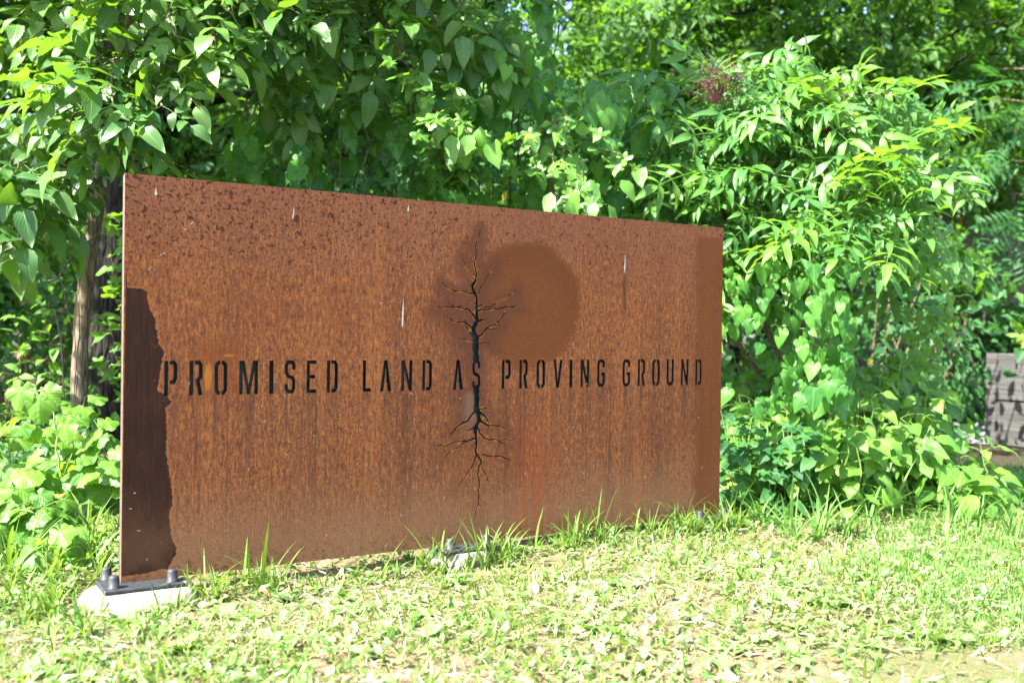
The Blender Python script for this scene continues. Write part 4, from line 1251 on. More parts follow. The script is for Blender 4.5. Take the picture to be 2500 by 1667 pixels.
def build_left_trees():
    # big dark trunk behind the thin one
    pl = Plant('dark_bark_tree', (-2.74, 6.7, 0), 'large tree with dark furrowed bark behind the thin trunk', 'tree')
    trunk(pl, [(-2.76, 6.7, -.1), (-2.70, 6.7, .8), (-2.66, 6.72, 2.0), (-2.6, 6.7, 4.0), (-2.5, 6.6, 6.0)], [.24, .195, .175, .15, .06], BARK_D, n=20)
    for k in range(10):
        a = k * 2.4; b0 = np.array([-2.6, 6.7, 3.0 + k * .28]); rr = rng.uniform(1.0, 1.8)
        c = b0 + np.array([math.cos(a) * rr, math.sin(a) * rr * .8, .4])
        pl.tube(curve(b0, c, .1, 7, .02), np.linspace(.05, .012, 7), 6)
        blob(pl, c, (.9, .8, .5), 150, 'mid6', WOODL, 0.30)
    for c in ((-4.6, 5.7, 3.7), (-5.3, 6.8, 4.0), (-4.3, 7.3, 4.2), (-5.8, 5.9, 4.1), (-3.6, 6.6, 3.9), (-6.4, 7.4, 4.3)):  # unseen boughs added out to the left to shade the far-left background
        pl.tube(curve((-2.6, 6.7, 3.2), c, .2, 7, .03), np.linspace(.05, .015, 7), 6)
        blob(pl, c, (1.1, .9, .6), 430, 'mid6', WOODL, 0.34)
    for c in ((-3.3, 7.6, 2.4), (-2.1, 7.5, 2.7), (-4.4, 7.9, 2.5), (-1.0, 7.7, 2.6), (-5.5, 8.2, 2.3), (-0.2, 7.9, 2.9), (-2.35, 7.25, 1.95), (-1.6, 7.35, 1.9), (-3.4, 7.3, 1.6)):
        pl.tube(curve((-2.65, 6.75, 2.2), c, .15, 7, .03), np.linspace(.035, .01, 7), 6)
        blob(pl, c, (.85, .5, .75), 300, 'mid6', WOODL, 0.24)
    pl.stems('branches', BARK_D); pl.done(0, rest='crown')

    # slender ash-like tree whose boughs hang over the sign
    pl = Plant('slender_ash_tree', (-2.18, 5.0, 0), 'slender grey brown tree whose leafy boughs hang over the left of the sign', 'tree')
    trunk(pl, [(-2.18, 5.0, -.1), (-2.17, 5.0, .35), (-2.17, 5.0, .75), (-2.13, 5.0, 1.15), (-2.05, 4.98, 1.65), (-1.96, 4.95, 2.1), (-1.8, 4.95, 2.8), (-1.6, 4.9, 3.8)], [.048, .041, .039, .038, .036, .034, .030, .014], BARK_G, n=18)
    F0 = at(235, 470, 4.98); F1 = np.array([-2.0, 4.95, 2.0]); F2 = np.array([-1.85, 4.95, 2.55]); F3 = np.array([-1.7, 4.92, 3.2])
    bough = [(F0, (20, 500, 4.25)), (F0, (95, 560, 4.35)), (F0, (-20, 640, 4.5)), (F0, (330, 330, 4.2)),
             (F1, (20, 400, 4.25)), (F1, (160, 330, 4.1)), (F1, (270, 260, 4.05)), (F1, (390, 260, 4.1)), (F1, (430, 180, 4.2)),
             (F1, (60, 200, 4.5)), (F1, (130, 90, 4.5)), (F2, (20, 60, 4.6)), (F2, (250, 60, 4.6)), (F2, (420, 90, 4.2)), (F2, (520, 120, 4.25)),
             (F2, (560, 40, 4.3)), (F2, (650, 90, 4.4)), (F2, (710, 30, 4.4)), (F2, (640, 190, 4.6)),
             (F3, (820, 60, 4.6)), (F3, (760, 140, 4.7)), (F3, (900, 110, 4.7)), (F3, (980, 40, 4.6)), (F3, (1080, 90, 4.7)), (F3, (1180, 60, 4.8)), (F3, (1010, 170, 4.8)), (F3, (860, 230, 4.9)), (F3, (1240, 150, 4.9)), (F3, (1120, 10, 4.7))]
    for a, e in bough:
        b = at(*e)
        spray(pl, a, b, 'ash', ASH, 0.32, 0.10, 0.012, 0.16, 0.6, 1.0, 0.16, 0.16, 0.42, sides=2)
    # droopy big simple leaves of the shaded bough over the middle
    for k in range(48):
        c = at(rng.uniform(680, 1330), rng.uniform(-60, 250) ** 1.0, rng.uniform(4.5, 5.1))
        pl.leaf('ovate', ASH, c, unit([rng.normal(0, .35), -.25, -1]), unit([rng.normal(0, .35), -1, .45]), rng.uniform(.08, .165), rng.random() * .9)
    # the crown above the picture that shades the thicket
    for c, r in (((-1.5, 4.75, 3.25), (.95, .75, .6)), ((-.75, 4.65, 3.15), (.85, .6, .55)), ((-.15, 4.9, 3.1), (.7, .55, .5)), ((-2.3, 4.9, 3.3), (.8, .7, .55)), ((-1.2, 5.2, 3.9), (1.3, .8, .6)), ((-3.0, 5.3, 2.9), (.7, .6, .6)), ((-3.4, 4.6, 3.3), (.8, .6, .5)), ((-.4, 5.3, 3.7), (.9, .6, .5)), ((-3.25, 4.05, 3.25), (.8, .5, .45)), ((-4.0, 4.2, 3.6), (.8, .6, .5))):
        pl.tube(curve(F3, c, .1, 7, .02), np.linspace(.022, .006, 7), 5)
        blob(pl, c, r, 95, 'ash', ASH, 0.27)
    pl.stems('branches', BARK_G)
    pl.done(230, 'leaf', 'crown')
    # dead grey twigs against the trunk
    pl = Plant('bare_twig', (-2.5, 4.9, 0.6), 'bare grey forked twig beside the thin trunk', 'twig')
    for pts in ([(232, 577, 4.9), (180, 615, 4.85), (140, 680, 4.85), (100, 690, 4.9)], [(30, 580, 5.2), (100, 640, 5.1), (150, 690, 5.1), (175, 800, 5.2)], [(135, 760, 5.3), (150, 830, 5.3), (160, 1000, 5.4)], [(40, 605, 5.0), (90, 590, 4.95), (170, 610, 4.9)]):
        P = np.array([at(*q) for q in pts]); tt = np.linspace(0, len(P) - 1, 16)
        pl.tube(np.stack([np.interp(tt, np.arange(len(P)), P[:, i]) for i in range(3)], 1), np.linspace(.007, .003, 16), 5)
    pl.stems('twig', mat_simple('bare_grey_twig', (.06, .052, .045), (.12, .105, .09), 40))
build_left_trees()

# ------------------------------------------------------------------ the thicket behind the sign
def curtain(pl, x0, x1, y0, y1, depth, n, kind, mat, size, seed, thr=0.42, face=0.9, lo=None):
    """leaves hung over the bumpy front of a thicket, in clumps with dark gaps between"""
    r = np.random.default_rng(seed)
    ph = r.uniform(0, 6, 8)
    k = 0
    while k < n:
        px, py = r.uniform(x0, x1), r.uniform(y0, y1)
        s = (math.sin(px * .017 + ph[0]) + math.sin(py * .023 + ph[1]) + math.sin((px + py) * .012 + ph[2]) + math.sin((px - 1.4 * py) * .019 + ph[3])) / 4
        if s + r.normal(0, .18) < thr - 0.55: continue
        d = depth - 0.35 * s + r.uniform(0, .55) + 0.10 * math.sin(px * .05)
        p = at(px, py, d)
        tip = unit([r.normal(0, .35), -.25 + r.normal(0, .15), -1 + r.normal(0, .25)])
        nr = unit([r.normal(0, .38), -face, .55 + r.normal(0, .35)])
        pl.leaf(kind, mat, p, tip, nr, size * r.uniform(.45, 1.25))
        k += 1

def vine_strand(pl, pts, rad=.004):
    P = np.array([at(*q) for q in pts]); tt = np.linspace(0, len(P) - 1, len(P) * 5)
    Q = np.stack([np.interp(tt, np.arange(len(P)), P[:, i]) for i in range(3)], 1)
    for _ in range(4): Q[1:-1] = (Q[:-2] + Q[2:]) * .25 + Q[1:-1] * .5
    pl.tube(Q + rng.normal(0, .004, Q.shape), rad, 4)

def build_thicket():
    pl = Plant('heart_leaved_vine', (-0.9, 5.4, 0), 'heart leaved vine draped over the thicket above the word PROMISED', 'vine')
    curtain(pl, 560, 1010, 150, 640, 4.95, 330, 'heart', VINE, 0.115, 1)
    for k in range(9):
        x = 600 + k * 50
        vine_strand(pl, [(x + rng.normal(0, 30), 1150, 5.6), (x, 800, 5.5), (x + rng.normal(0, 20), 420, 5.3), (x + rng.normal(0, 30), 180, 5.1)], .005)
    vine_strand(pl, [(470, 375, 5.1), (560, 385, 5.1), (640, 390, 5.2)], .004)
    pl.stems('stem', TWIG); pl.done(170)
    pl = Plant('heart_leaved_vine', (0.35, 5.5, 0), 'heart leaved vine climbing in a column above the cut tree', 'vine')
    curtain(pl, 1000, 1330, 80, 600, 5.0, 260, 'heart', VINE, 0.115, 2)
    curtain(pl, 1150, 1345, -40, 240, 4.9, 90, 'heart', VINE, 0.12, 5, .2)
    for k in range(8):
        x = 1020 + k * 45
        vine_strand(pl, [(x + rng.normal(0, 30), 1100, 5.7), (x, 700, 5.5), (x + rng.normal(0, 20), 300, 5.3), (x + 20, 60, 5.1)], .005)
    pl.stems('stem', TWIG); pl.done(170)
    pl = Plant('heart_leaved_vine', (0.9, 5.6, 0), 'heart leaved vine reaching toward the elder shrub', 'vine')
    curtain(pl, 1290, 1640, 190, 620, 5.05, 230, 'heart', VINE, 0.12, 3)
    for pts in ([(1500, 240, 4.9), (1520, 200, 4.85), (1540, 225, 4.85), (1535, 280, 4.85)], [(1440, 230, 4.9), (1500, 195, 4.85), (1528, 200, 4.85)]):
        vine_strand(pl, pts, .003)
    for (x, y) in ((1440, 230), (1420, 260), (1460, 240), (1475, 270), (1450, 215)):
        pl.leaf('heart', VINE, at(x, y, 4.75), unit([rng.normal(0, .2), -.3, -1]), unit([rng.normal(0, .3), -.8, .5]), .15)
    pl.stems('stem', GSTEM); pl.done(140)

    # small leaved creeper knitted through the vines
    pl = Plant('small_leaved_creeper', (-0.75, 5.0, 0), 'creeper with small round bluish leaves hanging behind the plate top', 'creeper')
    curtain(pl, 640, 1010, 230, 620, 4.8, 330, 'lobed', DARKL, 0.062, 11, .36)
    for k in range(5):
        x = 680 + k * 65
        vine_strand(pl, [(x, 240, 4.95), (x + 20, 330, 4.85), (x + 10, 430, 4.85), (x + 35, 560, 4.95)], .0035)
    pl.stems('stem', TWIG); pl.done(120)
    pl = Plant('small_leaved_creeper', (0.2, 5.0, 0), 'creeper with small lobed leaves tangled under the mulberry shoot', 'creeper')
    curtain(pl, 1000, 1560, 200, 600, 4.9, 420, 'lobed', VINE, 0.07, 12, .38)
    pl.stems('stem', TWIG); pl.done(120)

    # mulberry shoots catching the sun
    pl = Plant('mulberry_shoot', (-0.2, 4.9, 0), 'bright sunlit mulberry shoot leaning out over the plate top', 'sapling')
    j = at(1120, 520, 5.2)
    pl.tube(curve((-.2, 5.2, 0), j, 0, 8, .02), np.linspace(.02, .012, 8), 6)
    for e in ((1010, 190, 4.5), (1090, 210, 4.4), (1060, 280, 4.35), (1130, 300, 4.35), (1180, 330, 4.45), (1020, 330, 4.5), (960, 260, 4.6), (1110, 370, 4.5)):
        spray(pl, j, at(*e), 'lobed', MULB, 0.105, 0.065, .006, .08, .6, .6, .5, .45, .35, sides=1)
    for (x, y) in ((1150, 330), (1180, 350), (1205, 340), (1120, 345), (1165, 310), (1095, 330)):
        pl.leaf('ovate', MULB, at(x, y, 4.3), unit([rng.normal(0, .3), -.2, -1]), unit([rng.normal(0, .5), -.7, .6]), .135, .8)
    pl.stems('branches', TWIG); pl.done(140)
    pl = Plant('mulberry_shoot', (0.45, 4.9, 0), 'mulberry shoot drooping onto the plate above PROVING', 'sapling')
    j = at(1330, 340, 5.1)
    pl.tube(curve((.4, 5.3, 0), j, 0, 8, .02), np.linspace(.018, .010, 8), 6)
    for e in ((1290, 330, 4.6), (1400, 300, 4.6), (1460, 330, 4.6), (1350, 420, 4.55), (1420, 450, 4.5), (1300, 420, 4.6), (1500, 400, 4.65), (1440, 495, 4.4), (1390, 500, 4.45)):
        spray(pl, j, at(*e), 'lobed', MULB, 0.105, 0.065, .006, .06, .6, .6, .5, .45, .35, sides=1)
    for (x, y) in ((1385, 490), (1420, 500), (1450, 495), (1480, 500), (1400, 465), (1340, 470), (1510, 440)):
        pl.leaf('ovate', MULB, at(x, y, 4.35), unit([rng.normal(0, .4), -.2, -1]), unit([rng.normal(0, .5), -.7, .6]), .12, .85)
    pl.stems('branches', TWIG); pl.done(140)

    # dark filling shrubs inside the thicket
    for k, (x, y, h, r, lab) in enumerate((( -1.4, 6.3, 1.9, .8, 'shaded shrub inside the thicket behind the word PROMISED'), (-.2, 6.4, 2.2, .9, 'shaded shrub inside the thicket behind the cut tree'), (1.0, 6.6, 2.0, .9, 'shaded shrub inside the thicket behind the round stain'),
                                           (-3.6, 7.2, 1.1, .9, 'dark low shrub between the fence and the thin trunk'), (2.6, 7.2, 1.7, .9, 'shaded shrub behind the elder stems'), (-4.4, 6.2, 1.5, .9, 'dark low shrub left of the big trunk'), (-3.1, 8.0, 2.0, 1.0, 'dark shrub behind the big trunk'), (-4.9, 8.9, 2.1, 1.1, 'dark shrub pressed against the rail fence'), (5.2, 9.6, 1.25, .7, 'dark bush before the stone wall'), (3.75, 8.9, 1.7, .8, 'dark glossy bush in front of the grey boards'))):
        pl = Plant('understory_shrub', (x, y, 0), lab, 'shrub', 'understory shrubs')
        for j in range(7):
            a = j * 0.9
            pl.tube(curve((x, y, 0), (x + math.cos(a) * r * .6, y + math.sin(a) * r * .5, h * rng.uniform(.6, 1)), .05, 7, .02), np.linspace(.016, .005, 7), 5)
        blob(pl, (x, y, h * .52), (r, r * .7, h * .52), 1500 if y > 7.5 else 900, 'small', DARKL, .10)
        pl.stems('branches', TWIG); pl.done(40)
build_thicket()

# ------------------------------------------------------------------ elder
def build_elder():
    B = np.array([1.80, 5.4, 0])
    pl = Plant('elder_shrub', B, 'tall elder shrub with drooping pinnate leaves right of the sign', 'shrub')
    hub = [at(1960, 640, 5.0), at(1880, 480, 5.2), at(1740, 420, 5.2), at(1700, 640, 5.3)]
    for h_ in hub:
        pl.tube(curve(B + rng.normal(0, .05, 3) * [1, 1, 0], h_, .03, 9, .012, bow=(-.08, 0, 0)), np.linspace(.017, .010, 9), 6)
    ends = [(0, (2260, 330, 4.75)), (0, (2190, 400, 4.6)), (0, (2230, 480, 4.55)), (0, (2180, 580, 4.45)), (0, (2100, 560, 4.4)), (0, (2020, 540, 4.4)), (0, (1960, 570, 4.45)), (0, (2130, 470, 4.6)), (0, (2080, 400, 4.7)), (0, (2290, 420, 4.8)),
            (1, (2170, 225, 4.9)), (1, (2080, 250, 4.8)), (1, (2010, 220, 4.8)), (1, (1940, 210, 4.9)), (1, (2060, 330, 4.7)), (1, (1960, 330, 4.7)), (1, (1900, 300, 4.8)), (1, (1840, 260, 4.9)),
            (2, (1780, 200, 4.9)), (2, (1850, 190, 5.0)), (2, (1680, 210, 4.9)), (2, (1630, 260, 4.9)), (2, (1720, 280, 4.7)), (2, (1790, 330, 4.7)), (2, (1650, 360, 4.8)), (2, (1720, 420, 4.7)), (2, (1620, 440, 4.9)), (2, (1830, 420, 4.6)), (1, (1900, 420, 4.6)),
            (3, (1800, 560, 4.7)), (3, (1830, 640, 4.7)), (3, (1700, 540, 4.9)), (3, (1870, 520, 4.6)), (3, (1780, 480, 4.8)), (3, (1640, 520, 5.0)), (3, (1740, 610, 5.0)), (3, (1790, 700, 4.9)), (0, (1920, 650, 4.7))]
    for k, e in ends:
        b = at(e[0], e[1], e[2] + .22)
        spray(pl, hub[k] + np.array([.05, .2, 0]), b, 'elder', ELDER, 0.34, 0.125, .007, .10, .66, .60, .75, .05, .30, sides=1, tipn=3)
    pl.stems('branches', TWIG)
    # dark ripening berry heads
    bt = lathe([(.0001, 1), (.6, .8), (1, 0), (.6, -.8), (.0001, -1)], 6)
    berry = mat_simple('dark_elderberry', (0.055, 0.012, 0.022), (0.16, 0.045, 0.055), 300, 0.35)
    for (px, py, w, nn) in ((1742, 195, .13, 420), (2012, 280, .115, 300)):
        c = at(px, py, 4.85)
        o0 = c - np.array([0, 0, .12])
        for j in range(60):
            q = c + rng.normal(0, 1, 3) * [w * .55, w * .4, w * .45] + [0, 0, .01]
            pl.tube(curve(o0, q, .01, 4), .0013, 3)
        pl.stems('flower_stalk', PSTEM)
        T = Tpl(bt[0], np.concatenate([bt[1][:, [0, 1, 2]], bt[1][:, [0, 2, 3]]]), np.zeros((len(bt[0]), 2)))
        its = [(T, np.eye(3), rng.uniform(.003, .0048), c - B + rng.normal(0, 1, 3) * [w * .55, w * .42, w * .42], rng.random()) for j in range(nn)]
        o = link('berry_cluster', merge(its, 'berry_cluster', berry), pl.root)
        o['kind'] = 'stuff'
    pl.done(250)
build_elder()

# ------------------------------------------------------------------ weeds
def weed_plant(name, x, y, h, nl, size, kind, mat, label, group, spread=.18, nobj=60, tints=None):
    pl = Plant(name, (x, y, 0), label, 'weed', group)
    ns = max(1, nl // 12)
    for s in range(ns):
        a = rng.uniform(0, 6.28); top = np.array([x + math.cos(a) * spread * rng.uniform(.3, 1.2), y + math.sin(a) * spread * rng.uniform(.3, 1.2), h * rng.uniform(.65, 1.0)])
        b0 = np.array([x + rng.normal(0, .05), y + rng.normal(0, .05), 0])
        P = curve(b0, top, 0, 9, .008, bow=rng.normal(0, .04, 3))
        pl.tube(P, np.linspace(.0045, .002, 9), 4)
        k = nl // ns
        for i in range(k):
            f = rng.uniform(.15, 1) if i > 2 else 1 - .03 * i
            p = P[int(f * 8)]
            a = i * 2.4 + rng.normal(0, .4)
            out = np.array([math.cos(a), math.sin(a) - .35, -.25 + rng.normal(0, .2)])
            e = p + unit(out) * size * rng.uniform(.3, .8) + [0, 0, .02]
            pl.tube(curve(p, e, .01, 4), .0012, 3)
            pl.leaf(kind, mat, e, unit(out + [0, 0, -.35]), unit(np.array([0, -.45, .85]) + rng.normal(0, .28, 3)), size * rng.uniform(.65, 1.15) * (1 - .35 * (f > .9)), None if tints is None else tints())
    pl.stems('stem', GSTEM); pl.done(nobj)

def build_weeds():
    # right hand weed bank
    spots = []
    for k in range(48):
        y = rng.uniform(4.5, 5.9)
        x = (rng.uniform(1800, 2420) - 1250) / FPX * y
        spots.append((x, y))
    spots.sort(key=lambda q: q[1])
    for k, (x, y) in enumerate(spots):
        px = x / y * FPX + 1250
        hmax = 1.02 if px < 2250 else .72
        h = hmax * (.50 + .50 * (y - 4.45) / 1.55) * rng.uniform(.85, 1.1)
        if px < 1860: h *= .8
        if px > 2330: h *= .32
        weed_plant('leafy_weed', x, y, h, 44, .135, ('weed', 'weed', 'heart')[k % 3], WEED, ('pale green weed with pointed oval leaves in the bank left of the planter', 'pale green weed with pointed oval leaves in the bank left of the planter', 'green weed with heart shaped leaves in the bank left of the planter')[k % 3], ('oval leaved weeds beside the planter', 'oval leaved weeds beside the planter', 'heart leaved weeds beside the planter')[k % 3], .20, 40)
    # twining shoots that curl up out of the bank
    pl = Plant('twining_vine', at(2150, 1000, 5.6) * [1, 1, 0], 'yellow green vine with curled tips rising above the weed bank', 'vine')
    for pts in ([(2150, 1000, 5.6), (2230, 850, 5.5), (2290, 740, 5.4), (2320, 722, 5.4), (2365, 720, 5.4), (2378, 735, 5.4), (2365, 738, 5.4)], [(2290, 850, 5.5), (2330, 790, 5.4), (2345, 765, 5.4), (2378, 756, 5.4)], [(2180, 760, 5.5), (2215, 745, 5.5), (2240, 770, 5.5), (2270, 850, 5.5)], [(2130, 820, 5.5), (2160, 780, 5.5), (2190, 790, 5.5)]):
        vine_strand(pl, pts, .0045)
    for k in range(60):
        f = rng.random(); c = at(2180 + f * 130 + rng.normal(0, 18), 930 - f * 170 + rng.normal(0, 30), 5.4)
        pl.leaf('heart', WEED, c, unit([rng.normal(0, .4), -.3, -1]), unit([rng.normal(0, .4), -.6, .8]), rng.uniform(.05, .085), .5 + .5 * rng.random())
    pl.stems('stem', GSTEM); pl.done(50)
    # vines on the elder foot
    pl = Plant('heart_leaved_vine', (1.25, 4.9, 0), 'heart leaved vine hanging on the elder stem over the weed bank', 'vine')
    curtain(pl, 1775, 2080, 640, 1000, 4.40, 230, 'heart', VINE, .088, 21, .34)
    for pts in ([(1770, 755, 4.7), (1810, 770, 4.7), (1860, 785, 4.7)], [(1880, 795, 4.7), (1960, 800, 4.7), (2010, 820, 4.7)], [(1880, 640, 4.8), (1980, 660, 4.7), (2050, 710, 4.7), (2075, 800, 4.7)]):
        vine_strand(pl, pts, .004)
    pl.stems('stem', GSTEM); pl.done(110)
    # dark low lobed creeper at the sign's right foot
    pl = Plant('mugwort_patch', (1.15, 4.75, 0), 'dark low patch of lobed weeds in shade at the right foot of the sign', 'weed')
    for k in range(420):
        y = rng.uniform(4.35, 5.3); x = (rng.uniform(1760, 2010) - 1250) / FPX * y
        p = np.array([x, y, rng.uniform(.03, .42)])
        pl.leaf('lobed', DARKL, p, unit([rng.normal(0, .6), -.6, -.2]), unit([rng.normal(0, .3), -.5, .8]), rng.uniform(.06, .10))
    for k in range(25):
        y = rng.uniform(4.4, 5.2); x = (rng.uniform(1770, 2000) - 1250) / FPX * y
        pl.tube(curve((x, y, 0), (x + rng.normal(0, .08), y, .4), 0, 6, .01), .003, 4)
    pl.stems('stem', GSTEM); pl.done(130)
    # left hand weed bank in full sun
    for k in range(17):
        y = rng.uniform(3.35, 4.6)
        x = (rng.uniform(-120, 330) - 1250) / FPX * y
        if x > PLATE_O[0] - .06 and y < 3.2: continue
        h = .16 + .36 * (y - 3.35) / 1.25
        weed_plant('broad_leaved_weed', x, y, h * rng.uniform(.85, 1.15), 20, .135, 'broad', WEED, 'broad toothed leaved weed in full sun left of the sign', 'broad leaved weeds left of the sign', .2, 30)
    for k in range(9):
        y = rng.uniform(4.5, 5.6); x = (rng.uniform(-60, 300) - 1250) / FPX * y
        weed_plant('shade_weed', x, y, rng.uniform(.25, .5), 24, .085, 'weed', DARKL, 'small shaded weed under the thin tree', 'shaded weeds under the thin tree', .16, 24)
    # arching stalk with wilted leaves
    pl = Plant('wilting_stalk', at(160, 1150, 3.75) * [1, 1, 0] , 'arched yellow green stalk with wilting leaves left of the sign', 'weed')
    vine_strand(pl, [(150, 1160, 3.75), (138, 1040, 3.75), (125, 980, 3.75), (110, 958, 3.75), (75, 950, 3.75), (45, 948, 3.75)], .004)
    vine_strand(pl, [(128, 985, 3.75), (110, 972, 3.75), (98, 970, 3.75)], .0025)
    for (x, y, s_, tx) in ((50, 955, .10, -.2), (95, 972, .13, .05), (118, 958, .085, .7), (60, 958, .07, .3), (160, 1040, .09, .2)):
        pl.leaf('broad', WEED, at(x, y, 3.74), unit([tx, -.2, -1]), unit([rng.normal(0, .4), -1, .3]), s_ * 1.2, .75)
    pl.stems('stem', GSTEM); pl.done(10)
    # nettle-like sprigs at the path on the far left
    pl = Plant('sapling_sprig', (-2.7, 5.6, 0), 'small leafy sapling with paired pale leaves behind the thin trunk', 'sapling')
    for k in range(8):
        a = np.array([-2.8 + rng.normal(0, .15), 5.7, 0]); b = at(rng.uniform(20, 330), rng.uniform(740, 940), 5.5)
        spray(pl, a, b, 'small', WEED, .085, .06, .006, .05, .6, .7, .4, .3, .3, sides=1)
    for k in range(5):
        a = np.array([-2.2, 5.7, .3]); b = at(rng.uniform(262, 340), rng.uniform(480, 800), 5.8)
        spray(pl, a, b, 'lobed', WEED, .12, .09, .006, .05, .6, .7, .4, .3, .3, sides=1)
    pl.stems('branches', TWIG); pl.done(90)
build_weeds()

# ------------------------------------------------------------------ lawn
def rot_stack(yaw, pitch, roll):
    cy, sy, cp, sp_, cr, sr = np.cos(yaw), np.sin(yaw), np.cos(pitch), np.sin(pitch), np.cos(roll), np.sin(roll)
    z = np.zeros_like(yaw); o = np.ones_like(yaw)
    Rz = np.stack([np.stack([cy, -sy, z], -1), np.stack([sy, cy, z], -1), np.stack([z, z, o], -1)], -2)
    Rx = np.stack([np.stack([o, z, z], -1), np.stack([z, cp, -sp_], -1), np.stack([z, sp_, cp], -1)], -2)
    Ry = np.stack([np.stack([cr, z, sr], -1), np.stack([z, o, z], -1), np.stack([-sr, z, cr], -1)], -2)
    return Rz @ Rx @ Ry

def fast_merge(name, tpls, pos, R, s, tint, mat):
    VV, FF, UU, TT, off = [], [], [], [], 0
    pick = rng.integers(len(tpls), size=len(pos))
    for k, T in enumerate(tpls):
        m = pick == k
        if not m.any(): continue
        V = np.einsum('nij,vj->nvi', R[m], T.V) * s[m][:, None, None] + pos[m][:, None, :]
        n, v = V.shape[:2]
        VV.append(V.reshape(-1, 3)); UU.append(np.tile(T.uv, (n, 1))); TT.append(np.repeat(tint[m], v))
        FF.append((T.F[None] + (np.arange(n) * v)[:, None, None]).reshape(-1, 3) + off); off += n * v
    return tri_mesh(name, np.concatenate(VV), np.concatenate(FF), np.concatenate(UU), {'tint': np.concatenate(TT)}, True, mat)

def gz(x, y):
    near = np.exp(-((x - 1) / 6) ** 2 - ((y - 3.5) / 3) ** 2)
    return near * (0.012 * np.sin(x * 3.1 + y * 1.7) + 0.010 * np.sin(y * 5.3 - x * 2.2)) - 0.008

FEET = [PLATE_O + PD * u - PN * 0.01 for u in (0.055, 1.16, PW - 0.085)]
def lawn_points(n, margin=0.7, ymin=1.95, ymax=6.2, power=1.0):
    """points over the lawn wedge in front of the camera; density falls with distance"""
    y = ymin + (ymax - ymin) * rng.random(n) ** power
    hw = 0.55 * y + margin
    x = rng.uniform(-1, 1, n) * hw
    keep = np.ones(n, bool)
    for i, f in enumerate(FEET):
        keep &= np.hypot(x - f[0], y - f[1]) > (0.20 if i < 2 else 0.14)
    # nothing grows through the plate itself
    u = (x - PLATE_O[0]) * PD[0] + (y - PLATE_O[1]) * PD[1]
    w = (x - PLATE_O[0]) * PN[0] + (y - PLATE_O[1]) * PN[1]
    keep &= ~((u > 0) & (u < PW) & (w > -0.06) & (w < 0.02))
    return x[keep], y[keep], w[keep], u[keep]

def bare(x, y):
    """0..1, worn soil towards the lower right and in small spots"""
    a = 1.2 * np.exp(-((x - 1.25) / .5) ** 2 - ((y - 2.42 - .10 * (x - 1.1)) / .17) ** 2)
    b = np.exp(-((x + 1.25) / .12) ** 2 - ((y - 2.62) / .12) ** 2) * .8
    c = np.clip(np.sin(x * 6.1 + 1) * np.sin(y * 7.7 + x * 2) - .72, 0, 1) * 1.5
    return np.clip(a * 1.15 + b + c, 0, 1)

def ribbon(w, droop, rows=4, twist=0.0):
    V, uv, y, z, ang = [], [], 0.0, 0.0, 0.1
    for i in range(rows):
        t = i / rows
        if i:
            ang -= droop / rows; y += math.cos(ang) / rows; z += math.sin(ang) / rows
        ww = w * (1 - .55 * t * t); cx, sx = math.cos(twist * t), math.sin(twist * t)
        V += [(-ww * cx, y, z - ww * sx), (ww * cx, y, z + ww * sx)]; uv += [(0.2, t), (0.8, t)]
    ang -= droop / rows
    V.append((0, y + math.cos(ang) / rows, z + math.sin(ang) / rows)); uv.append((.5, 1))
    F = []
    for i in range(rows - 1):
        F += [(2 * i, 2 * i + 1, 2 * i + 3), (2 * i, 2 * i + 3, 2 * i + 2)]
    F.append((2 * rows - 2, 2 * rows - 1, 2 * rows))
    return Tpl(V, F, uv)

def gblade(w, droop, rows=5, fold=.2):
    return blade(lambda t: w * (1 - t ** 2.2) * (0.75 + .25 * min(1, t * 4)), rows, 1, fold, droop, seed=1)

